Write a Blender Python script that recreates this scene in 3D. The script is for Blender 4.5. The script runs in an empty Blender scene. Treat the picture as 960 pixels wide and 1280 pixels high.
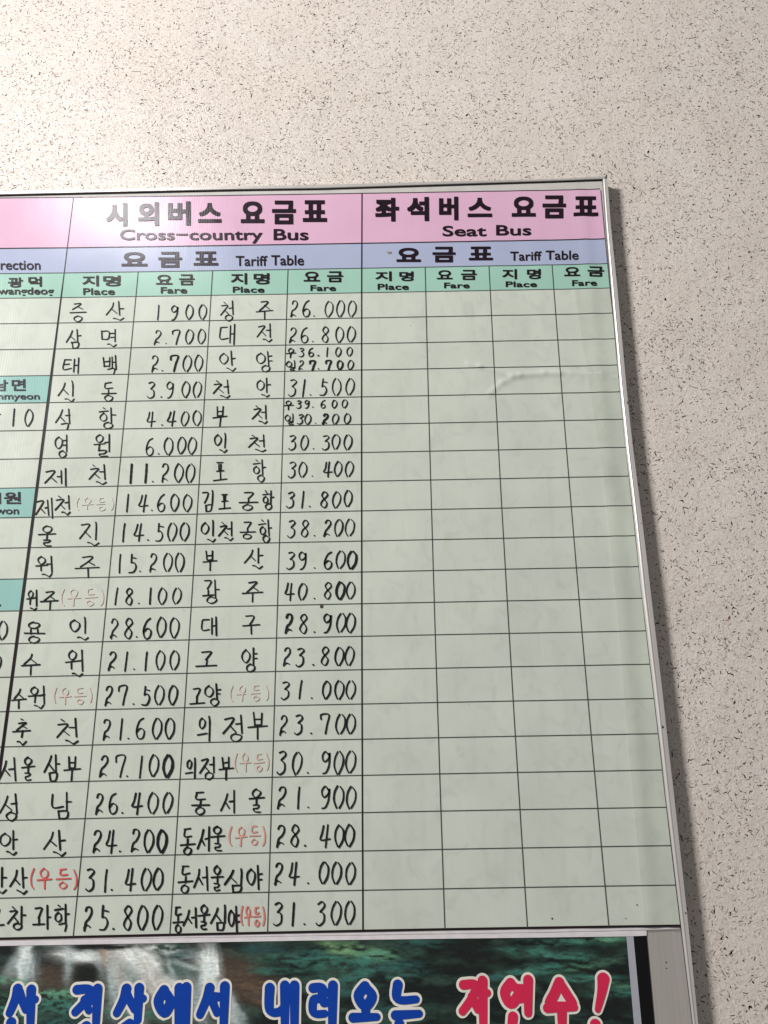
import bpy, math, random
from mathutils import Vector
random.seed(7)
sc = bpy.context.scene
COL = sc.collection

# ------------------------------------------------------------------ camera, light, exposure
cam_d = bpy.data.cameras.new('camera')
cam_d.sensor_fit = 'VERTICAL'; cam_d.sensor_height = 36.0; cam_d.lens = 33.75
cam_d.clip_start = 0.05; cam_d.clip_end = 50
cam = bpy.data.objects.new('camera', cam_d); COL.objects.link(cam)
cam.rotation_euler = (1.9389100, 0.0116822, 0.0160760)
cam.location = (0.0593827, -1.6253676, -1.0961136)
sc.camera = cam

world = bpy.data.worlds.new('World'); sc.world = world; world.use_nodes = True
bg = world.node_tree.nodes['Background']
bg.inputs[0].default_value = (1.0, 0.975, 0.95, 1); bg.inputs[1].default_value = 0.175

def lamp(name, loc, target, sx, sy, power, color):
    d = bpy.data.lights.new(name, 'AREA'); d.shape = 'RECTANGLE'; d.size = sx; d.size_y = sy
    d.energy = power; d.color = color
    o = bpy.data.objects.new(name, d); COL.objects.link(o); o.location = loc
    o.rotation_euler = (Vector(target) - Vector(loc)).to_track_quat('-Z', 'Y').to_euler()
    return o
lamp('ceiling_lamp', (-4.2, -4.0, 2.6), (-0.1, 0, -0.3), 1.1, 0.9, 485, (1.0, 0.972, 0.955))
lamp('near_tube_lamp', (-0.94, -1.28, 1.24), (-0.4, 0, 0.3), 0.46, 0.12, 8.0, (1.0, 0.97, 0.98))

sc.view_settings.view_transform = 'Standard'; sc.view_settings.look = 'None'
sc.view_settings.exposure = 0.0; sc.view_settings.gamma = 1.0
sc.view_settings.use_curve_mapping = False

# ------------------------------------------------------------------ helpers
T = 1e-4                                              # the tables below are in tenths of a millimetre
def link(name, me, parent=None, mats=()):
    for m in mats: me.materials.append(m)
    o = bpy.data.objects.new(name, me); COL.objects.link(o)
    if parent: o.parent = parent
    return o
def mesh(name, V, F, mat=None, parent=None, smooth=False):
    me = bpy.data.meshes.new(name); me.from_pydata(V, [], F); me.validate()
    if smooth: me.polygons.foreach_set('use_smooth', [True]*len(me.polygons))
    me.update()
    return link(name, me, parent, [mat] if mat else [])
def empty(name, loc, label, cat, group=None):
    o = bpy.data.objects.new(name, None); COL.objects.link(o); o.location = loc
    o['label'] = label; o['category'] = cat
    if group: o['group'] = group
    bpy.context.view_layer.update()
    return o

def nodes(name):
    m = bpy.data.materials.new(name); m.use_nodes = True
    nt = m.node_tree; return m, nt, nt.nodes['Principled BSDF']
def N(nt, kind, **kw):
    n = nt.nodes.new(kind)
    for k, v in kw.items():
        if k in n.inputs: n.inputs[k].default_value = v
        else: setattr(n, k, v)
    return n
def mixc(nt, fac, a, b, mode='MIX'):
    n = nt.nodes.new('ShaderNodeMix'); n.data_type = 'RGBA'; n.blend_type = mode
    for sock, v in ((n.inputs[0], fac), (n.inputs[6], a), (n.inputs[7], b)):
        if hasattr(v, 'links'): nt.links.new(v, sock)
        else: sock.default_value = v if not isinstance(v, tuple) else (*v, 1)[:4]
    return n.outputs[2]
def ramp(nt, src, p0, p1, c0=(0,0,0,1), c1=(1,1,1,1)):
    r = nt.nodes.new('ShaderNodeValToRGB'); nt.links.new(src, r.inputs[0])
    e = r.color_ramp.elements; e[0].position = p0; e[1].position = p1; e[0].color = c0; e[1].color = c1
    return r.outputs[0]
def world_pos(nt, scale=(1,1,1)):
    g = nt.nodes.new('ShaderNodeNewGeometry'); mp = nt.nodes.new('ShaderNodeMapping'); mp.inputs['Scale'].default_value = scale
    nt.links.new(g.outputs['Position'], mp.inputs['Vector']); return mp.outputs[0]

def film_bump(nt, b):
    """laminated print over ribbed twin-wall sheet: faint vertical ribs and slow ripples"""
    n1 = N(nt, 'ShaderNodeTexWave', wave_type='BANDS', bands_direction='X'); n1.inputs['Scale'].default_value = 62; n1.inputs['Distortion'].default_value = 0.6
    nt.links.new(world_pos(nt), n1.inputs['Vector'])
    n2 = N(nt, 'ShaderNodeTexNoise'); n2.inputs['Scale'].default_value = 14; n2.inputs['Detail'].default_value = 3
    nt.links.new(world_pos(nt, (1, 1, .35)), n2.inputs['Vector'])
    b1 = N(nt, 'ShaderNodeBump'); b1.inputs['Strength'].default_value = 0.035; b1.inputs['Distance'].default_value = 0.0006
    b2 = N(nt, 'ShaderNodeBump'); b2.inputs['Strength'].default_value = 0.5; b2.inputs['Distance'].default_value = 0.0012
    nt.links.new(n1.outputs['Fac'], b1.inputs['Height']); nt.links.new(n2.outputs['Fac'], b2.inputs['Height'])
    nt.links.new(b1.outputs[0], b2.inputs['Normal']); nt.links.new(b2.outputs[0], b.inputs['Normal'])
def print_mat(name, col, rough=0.24, mottled=0.05, spec=0.5, smudge=0):
    m, nt, b = nodes(name)
    n = N(nt, 'ShaderNodeTexNoise'); n.inputs['Scale'].default_value = 9; n.inputs['Detail'].default_value = 6
    nt.links.new(world_pos(nt), n.inputs['Vector'])
    dark = tuple(c*(1-2*mottled) for c in col); light = tuple(min(1, c*(1+mottled)) for c in col)
    c = mixc(nt, ramp(nt, n.outputs['Fac'], .3, .7), dark, light)
    if smudge:
        s = N(nt, 'ShaderNodeTexNoise'); s.inputs['Scale'].default_value = 30; s.inputs['Detail'].default_value = 5; s.inputs['Distortion'].default_value = 1.2
        nt.links.new(world_pos(nt, (1, 1, .8)), s.inputs['Vector'])
        c = mixc(nt, ramp(nt, s.outputs['Fac'], .52, .72, (0,0,0,1), (smudge, smudge, smudge, 1)), c, tuple(v*.72 for v in col))
        s2 = N(nt, 'ShaderNodeTexNoise'); s2.inputs['Scale'].default_value = 1; s2.inputs['Detail'].default_value = 4
        nt.links.new(world_pos(nt, (45, 45, 7)), s2.inputs['Vector'])
        c = mixc(nt, ramp(nt, s2.outputs['Fac'], .55, .75, (0,0,0,1), (smudge, smudge, smudge, 1)), c, tuple(v*.78 for v in col))
    nt.links.new(c, b.inputs['Base Color'])
    rr = N(nt, 'ShaderNodeMapRange'); rr.inputs['To Min'].default_value = rough*.75; rr.inputs['To Max'].default_value = rough*1.25
    nt.links.new(n.outputs['Fac'], rr.inputs['Value']); nt.links.new(rr.outputs[0], b.inputs['Roughness'])
    b.inputs['Specular IOR Level'].default_value = spec
    film_bump(nt, b)
    return m
def simple_mat(name, col, rough=.5, metal=0, noise=0.06, nscale=(60, 60, 60), bump=0.0, spec=.5):
    m, nt, b = nodes(name)
    n = N(nt, 'ShaderNodeTexNoise'); n.inputs['Scale'].default_value = 1; n.inputs['Detail'].default_value = 5
    nt.links.new(world_pos(nt, nscale), n.inputs['Vector'])
    c = mixc(nt, ramp(nt, n.outputs['Fac'], .3, .7), tuple(v*(1-noise*2) for v in col), tuple(min(1, v*(1+noise)) for v in col))
    nt.links.new(c, b.inputs['Base Color']); b.inputs['Roughness'].default_value = rough; b.inputs['Metallic'].default_value = metal; b.inputs['Specular IOR Level'].default_value = spec
    if bump:
        bp = N(nt, 'ShaderNodeBump'); bp.inputs['Strength'].default_value = bump; bp.inputs['Distance'].default_value = 0.001
        nt.links.new(n.outputs['Fac'], bp.inputs['Height']); nt.links.new(bp.outputs[0], b.inputs['Normal'])
    return m

# ------------------------------------------------------------------ the wall
WALL_Y = 0.025
def wall_mat():
    m, nt, b = nodes('flecked_wall_paint')
    P = world_pos(nt)
    def noise(scale, detail=4, vec=P, dist=0, rough=.5):
        n = N(nt, 'ShaderNodeTexNoise'); n.inputs['Scale'].default_value = scale; n.inputs['Detail'].default_value = detail
        n.inputs['Distortion'].default_value = dist; n.inputs['Roughness'].default_value = rough
        nt.links.new(vec, n.inputs['Vector']); return n.outputs['Fac']
    base = mixc(nt, ramp(nt, noise(5, 5), .35, .7), (.67, .61, .55), (.71, .66, .605))
    fine = noise(170, 3, dist=1.8)
    base = mixc(nt, ramp(nt, fine, .52, .66), base, (.55, .475, .42))      # faint greyish fleck layer
    fine2 = noise(330, 2, dist=.8)
    base = mixc(nt, ramp(nt, fine2, .58, .68), base, (.82, .77, .71))      # pale flecks
    nt.links.new(base, b.inputs['Base Color'])
    b.inputs['Roughness'].default_value = .25; b.inputs['Specular IOR Level'].default_value = .5
    b1 = N(nt, 'ShaderNodeBump'); b1.inputs['Strength'].default_value = .55; b1.inputs['Distance'].default_value = .0022
    nt.links.new(noise(170, 3, dist=1.0), b1.inputs['Height'])
    b2 = N(nt, 'ShaderNodeBump'); b2.inputs['Strength'].default_value = .5; b2.inputs['Distance'].default_value = .01
    nt.links.new(noise(9, 3), b2.inputs['Height']); nt.links.new(b1.outputs[0], b2.inputs['Normal'])
    nt.links.new(b2.outputs[0], b.inputs['Normal'])
    return m
wall = mesh('wall', [(-3.2, WALL_Y, -2.6), (3.2, WALL_Y, -2.6), (3.2, WALL_Y, 2.6), (-3.2, WALL_Y, 2.6),
                     (-3.2, WALL_Y+.2, -2.6), (3.2, WALL_Y+.2, -2.6), (3.2, WALL_Y+.2, 2.6), (-3.2, WALL_Y+.2, 2.6)],
            [(0,1,2,3), (5,4,7,6), (4,0,3,7), (1,5,6,2), (3,2,6,7), (4,5,1,0)], wall_mat())
wall['kind'] = 'structure'

def paint_flecks():
    """thousands of worm-shaped spatter flecks of sprayed multicolour paint, each its own little raised ribbon"""
    V, F, MI = [], [], []
    R = random.Random(21)
    mats = [simple_mat('fleck_black', (.016, .011, .009), .4, spec=.25), simple_mat('fleck_brown', (.115, .064, .046), .45, spec=.25),
            simple_mat('fleck_taupe', (.29, .215, .175), .45), simple_mat('fleck_rust', (.22, .085, .045), .45),
            simple_mat('fleck_cream', (.80, .75, .69), .35)]
    def fleck(x, z, L, w, mi, y):
        n = R.choice((2, 2, 3, 3, 4)); a = R.uniform(0, math.tau) if R.random() < .6 else R.gauss(-.35, .35)
        pts = [(x, z)]
        for i in range(n-1):
            a += R.gauss(0, .95); pts.append((pts[-1][0]+math.cos(a)*L/(n-1), pts[-1][1]+math.sin(a)*L/(n-1)))
        b0 = len(V); k = len(pts)
        for i, (px, pz) in enumerate(pts):
            i0, i1 = max(0, i-1), min(k-1, i+1)
            dx, dz = pts[i1][0]-pts[i0][0], pts[i1][1]-pts[i0][1]; l = math.hypot(dx, dz) or 1
            ww = w*R.uniform(.35, 1)*(.5 if i in (0, k-1) else 1)
            V.append((px-dz/l*ww/2, y, pz+dx/l*ww/2)); V.append((px+dz/l*ww/2, y, pz-dx/l*ww/2))
        dx, dz = pts[-1][0]-pts[-2][0], pts[-1][1]-pts[-2][1]; l = math.hypot(dx, dz) or 1
        V.append((pts[-1][0]+dx/l*w*.4, y, pts[-1][1]+dz/l*w*.4))
        dx, dz = pts[0][0]-pts[1][0], pts[0][1]-pts[1][1]; l = math.hypot(dx, dz) or 1
        V.append((pts[0][0]+dx/l*w*.4, y, pts[0][1]+dz/l*w*.4))
        for i in range(k-1): F.append((b0+2*i, b0+2*i+1, b0+2*i+3, b0+2*i+2)); MI.append(mi)
        F.append((b0+2*k-2, b0+2*k-1, b0+2*k)); MI.append(mi)
        F.append((b0+1, b0, b0+2*k+1)); MI.append(mi)
    def spot():
        while True:
            x, z = R.uniform(-1.35, 1.35), R.uniform(-1.75, 1.25)
            if not (x < .5 and z < .2 and x > -1.2): return x, z
    # clumps modulate the density, so the spatter is uneven
    cl = [(R.uniform(-1.35, 1.35), R.uniform(-1.75, 1.25), R.uniform(.015, .06)) for _ in range(900)]
    def spot2():
        if R.random() < .22:
            while True:
                cx, cz, s = R.choice(cl); x, z = R.gauss(cx, s), R.gauss(cz, s)
                if not (-1.2 < x < .5 and z < .2): return x, z
        return spot()
    for i in range(60000):
        x, z = spot2(); r = R.random()
        mi = 2 if r < .42 else 1 if r < .76 else 0 if r < .91 else 4 if r < .975 else 3
        L = min(.010, R.lognormvariate(math.log(.0030), .5)); w = R.uniform(.0013, .0027)
        fleck(x, z, L, w, mi, WALL_Y-.00012-.00001*R.random())
    for i in range(9500):
        x, z = spot2(); L = min(.013, R.lognormvariate(math.log(.0047), .45)); w = R.uniform(.0019, .0034)
        fleck(x, z, L, w, R.choice((0, 0, 1)), WALL_Y-.00016)
    for i in range(1500):
        x, z = spot2(); L = R.uniform(.003, .008); w = R.uniform(.0026, .0050)
        fleck(x, z, L, w, R.choice((0, 0, 1, 0, 3)), WALL_Y-.0002)
    me = bpy.data.meshes.new('paint_flecks'); me.from_pydata(V, [], F)
    me.update()
    o = link('paint_flecks', me, wall, mats)
    me.polygons.foreach_set('material_index', MI); o['kind'] = 'stuff'
    return o
paint_flecks()

# ------------------------------------------------------------------ measured layout of the board (tenths of a millimetre, x and z)
# GRID: rows of the table, each with its eleven... x/z at every column rule; glyph boxes are (char, origin x z, across x z, up x z)
GRID = [[[-10573,2537],[-6003,2472],[-4498,2456],[-2989,2443],[-1462,2433],[29,2424],[1308,2417],[2594,2412],[3863,2407],[4973,2403]],[[-10559,1259],[-5998,1208],[-4496,1196],[-2990,1187],[-1466,1180],[21,1174],[1297,1170],[2580,1166],[3846,1163],[4952,1161]],[[-10554,644],[-5995,599],[-4495,590],[-2990,582],[-1468,576],[17,572],[1292,569],[2574,567],[3838,564],[4943,562]],[[-10549,52],[-5994,14],[-4494,6],[-2990,0],[-1470,-5],[14,-8],[1288,-10],[2569,-11],[3831,-13],[4935,-14]],[[-10545,-543],[-5992,-575],[-4494,-581],[-2991,-586],[-1471,-589],[12,-591],[1284,-592],[2564,-592],[3825,-593],[4928,-594]],[[-10542,-1137],[-5991,-1163],[-4493,-1168],[-2991,-1171],[-1473,-1172],[9,-1173],[1280,-1173],[2559,-1173],[3819,-1173],[4921,-1174]],[[-10540,-1730],[-5990,-1751],[-4493,-1754],[-2992,-1755],[-1474,-1755],[7,-1755],[1277,-1754],[2555,-1754],[3814,-1753],[4915,-1753]],[[-10538,-2322],[-5989,-2338],[-4493,-2339],[-2993,-2339],[-1476,-2338],[5,-2337],[1274,-2335],[2551,-2334],[3810,-2333],[4910,-2332]],[[-10537,-2914],[-5989,-2924],[-4493,-2924],[-2993,-2923],[-1477,-2921],[3,-2918],[1272,-2916],[2548,-2914],[3806,-2912],[4905,-2911]],[[-10536,-3505],[-5989,-3510],[-4493,-3509],[-2994,-3506],[-1478,-3503],[1,-3499],[1269,-3496],[2545,-3494],[3802,-3492],[4901,-3490]],[[-10536,-4096],[-5989,-4096],[-4494,-4093],[-2995,-4089],[-1479,-4085],[-1,-4080],[1267,-4077],[2542,-4074],[3799,-4071],[4897,-4070]],[[-10537,-4686],[-5990,-4681],[-4495,-4677],[-2996,-4672],[-1480,-4667],[-2,-4662],[1266,-4657],[2540,-4654],[3797,-4651],[4895,-4649]],[[-10539,-5276],[-5991,-5266],[-4495,-5261],[-2996,-5255],[-1481,-5249],[-3,-5243],[1265,-5238],[2539,-5234],[3795,-5231],[4892,-5229]],[[-10542,-5866],[-5992,-5852],[-4496,-5845],[-2997,-5838],[-1482,-5831],[-4,-5824],[1263,-5819],[2538,-5814],[3793,-5811],[4891,-5809]],[[-10545,-6455],[-5994,-6437],[-4498,-6429],[-2998,-6421],[-1483,-6413],[-5,-6405],[1263,-6400],[2537,-6395],[3792,-6391],[4890,-6389]],[[-10549,-7044],[-5996,-7022],[-4499,-7013],[-3000,-7004],[-1484,-6995],[-5,-6987],[1262,-6981],[2537,-6976],[3792,-6972],[4889,-6970]],[[-10553,-7634],[-5998,-7607],[-4501,-7597],[-3001,-7587],[-1485,-7578],[-6,-7569],[1262,-7563],[2537,-7557],[3792,-7553],[4890,-7551]],[[-10559,-8223],[-6001,-8193],[-4503,-8182],[-3002,-8171],[-1485,-8161],[-6,-8152],[1262,-8145],[2537,-8139],[3793,-8135],[4890,-8133]],[[-10565,-8813],[-6004,-8778],[-4505,-8767],[-3003,-8755],[-1486,-8744],[-6,-8735],[1263,-8728],[2538,-8722],[3794,-8718],[4892,-8715]],[[-10571,-9402],[-6007,-9365],[-4507,-9352],[-3005,-9340],[-1487,-9328],[-6,-9318],[1263,-9311],[2539,-9305],[3796,-9301],[4894,-9299]],[[-10579,-9992],[-6011,-9951],[-4510,-9938],[-3006,-9925],[-1487,-9913],[-6,-9903],[1264,-9895],[2541,-9889],[3798,-9885],[4897,-9883]],[[-10587,-10582],[-6015,-10538],[-4513,-10524],[-3008,-10511],[-1488,-10498],[-5,-10488],[1266,-10480],[2543,-10474],[3801,-10470],[4900,-10468]],[[-10596,-11173],[-6019,-11126],[-4516,-11111],[-3010,-11097],[-1488,-11084],[-4,-11073],[1267,-11066],[2545,-11060],[3804,-11056],[4904,-11054]],[[-10606,-11764],[-6024,-11714],[-4519,-11699],[-3012,-11684],[-1489,-11671],[-4,-11660],[1269,-11652],[2548,-11647],[3808,-11643],[4908,-11641]]]
PLACES = [(1,0,[('증',-5755,-547,318,-7,-46,431),('산',-5059,-562,357,-8,-42,454)]),(2,0,[('삼',-5769,-1155,295,-6,-46,426),('면',-5084,-1138,314,-7,-36,385)]),(3,0,[('태',-5797,-1687,350,-7,-35,319),('백',-4988,-1747,283,-6,-38,407)]),(4,0,[('신',-5795,-2338,315,-6,-50,450),('동',-4983,-2324,288,-6,-38,398)]),(1,2,[('청',-2761,-590,277,-6,-22,439),('주',-2051,-582,328,-7,-15,416)]),(2,2,[('대',-2774,-1120,313,-7,-22,430),('전',-2032,-1113,293,-6,-15,421)]),(3,2,[('안',-2744,-1733,310,-6,-22,434),('양',-2020,-1756,301,-6,-16,442)]),(4,2,[('천',-2828,-2324,325,-7,-20,389),('안',-2007,-2320,260,-5,-15,410)]),(5,2,[('부',-2798,-2897,265,-5,-21,401),('천',-2043,-2891,276,-5,-15,401)]),(6,2,[('인',-2757,-3477,239,-5,-22,413),('천',-2104,-3448,325,-6,-14,351)]),(7,2,[('포',-2738,-4044,248,-5,-20,383),('항',-1992,-4049,240,-4,-16,436)]),(8,2,[('김',-2926,-4633,230,-4,-24,414),('포',-2600,-4592,208,-4,-15,307),('공',-2234,-4614,339,-6,-15,362),('항',-1814,-4614,212,-4,-13,374)]),(5,0,[('석',-5792,-2906,309,-6,-49,436),('항',-4982,-2913,321,-6,-43,449)]),(6,0,[('영',-5725,-3504,252,-5,-53,471),('월',-5000,-3491,317,-6,-45,457)]),(7,0,[('제',-5848,-4049,414,-8,-37,319),('천',-5032,-4064,321,-6,-40,407)]),(8,0,[('제',-5942,-4677,330,-6,-43,363),('천',-5596,-4653,286,-5,-42,376)]),(9,0,[('울',-5789,-5256,299,-5,-47,403),('진',-5079,-5250,362,-6,-47,462)]),(10,0,[('원',-5796,-5827,313,-5,-46,388),('주',-5115,-5826,422,-7,-39,375)]),(11,0,[('원',-5887,-6425,193,-3,-44,359),('주',-5663,-6424,311,-5,-41,344)]),(12,0,[('용',-5846,-7006,354,-5,-46,376),('인',-5069,-6994,314,-5,-43,400)]),(9,2,[('인',-2902,-5219,251,-4,-23,405),('천',-2594,-5202,260,-5,-18,361),('공',-2178,-5171,274,-5,-14,323),('항',-1844,-5238,230,-4,-15,430)]),(10,2,[('부',-2824,-5741,243,-4,-20,353),('산',-2087,-5738,318,-5,-16,383)]),(11,2,[('광',-2803,-6366,296,-5,-24,425),('주',-2100,-6334,352,-6,-15,366)]),(12,2,[('대',-2778,-6917,271,-4,-17,306),('구',-2062,-6916,292,-5,-14,329)]),(13,0,[('수',-5839,-7578,317,-5,-47,376),('원',-5065,-7617,316,-5,-48,445)]),(13,2,[('고',-2835,-7499,357,-5,-16,278),('양',-2063,-7580,260,-4,-17,417)]),(14,0,[('수',-5941,-8141,248,-4,-41,318),('원',-5626,-8153,287,-4,-46,380)]),(14,2,[('고',-2906,-8139,244,-4,-18,291),('양',-2647,-8156,264,-4,-20,366)]),(15,0,[('춘',-5839,-8760,296,-4,-54,423),('천',-5102,-8757,362,-5,-47,423)]),(15,2,[('의',-2750,-8724,241,-3,-23,390),('정',-2307,-8752,334,-5,-21,424),('부',-1888,-8710,319,-4,-16,423)]),(16,0,[('서',-5979,-9327,292,-4,-48,365),('울',-5607,-9332,209,-3,-46,374),('삼',-5255,-9337,257,-3,-49,419),('부',-4925,-9328,265,-4,-41,373)]),(16,2,[('의',-2907,-9329,170,-2,-19,308),('정',-2687,-9353,251,-3,-20,354),('부',-2371,-9349,237,-3,-18,359)]),(17,0,[('성',-5895,-9957,314,-4,-56,420),('남',-5081,-9942,333,-4,-49,426)]),(17,2,[('동',-2790,-9904,279,-4,-22,358),('서',-2311,-9878,241,-3,-17,344),('울',-1836,-9884,247,-3,-15,388)]),(18,0,[('안',-5822,-10508,284,-3,-50,378),('산',-5100,-10517,348,-4,-47,403)]),(18,2,[('동',-2928,-10507,231,-3,-25,390),('서',-2661,-10462,206,-2,-21,360),('울',-2417,-10465,218,-3,-20,378)]),(19,0,[('안',-5924,-11079,288,-3,-54,396),('산',-5593,-11083,274,-3,-51,392)]),(19,2,[('동',-2915,-11090,228,-3,-27,415),('서',-2660,-11034,223,-3,-20,344),('울',-2405,-11055,184,-2,-19,362),('심',-2195,-11069,304,-4,-16,338),('야',-1842,-11032,253,-3,-14,344)]),(20,0,[('고',-5859,-11556,239,-3,-38,278),('창',-5547,-11583,258,-3,-43,329),('과',-5167,-11587,268,-3,-40,336),('학',-4834,-11614,238,-3,-43,382)]),(20,2,[('동',-2958,-11657,155,-2,-25,374),('서',-2795,-11590,213,-2,-18,277),('울',-2568,-11616,183,-2,-21,358),('심',-2362,-11629,240,-3,-18,339),('야',-2092,-11644,175,-2,-16,346)])]
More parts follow.
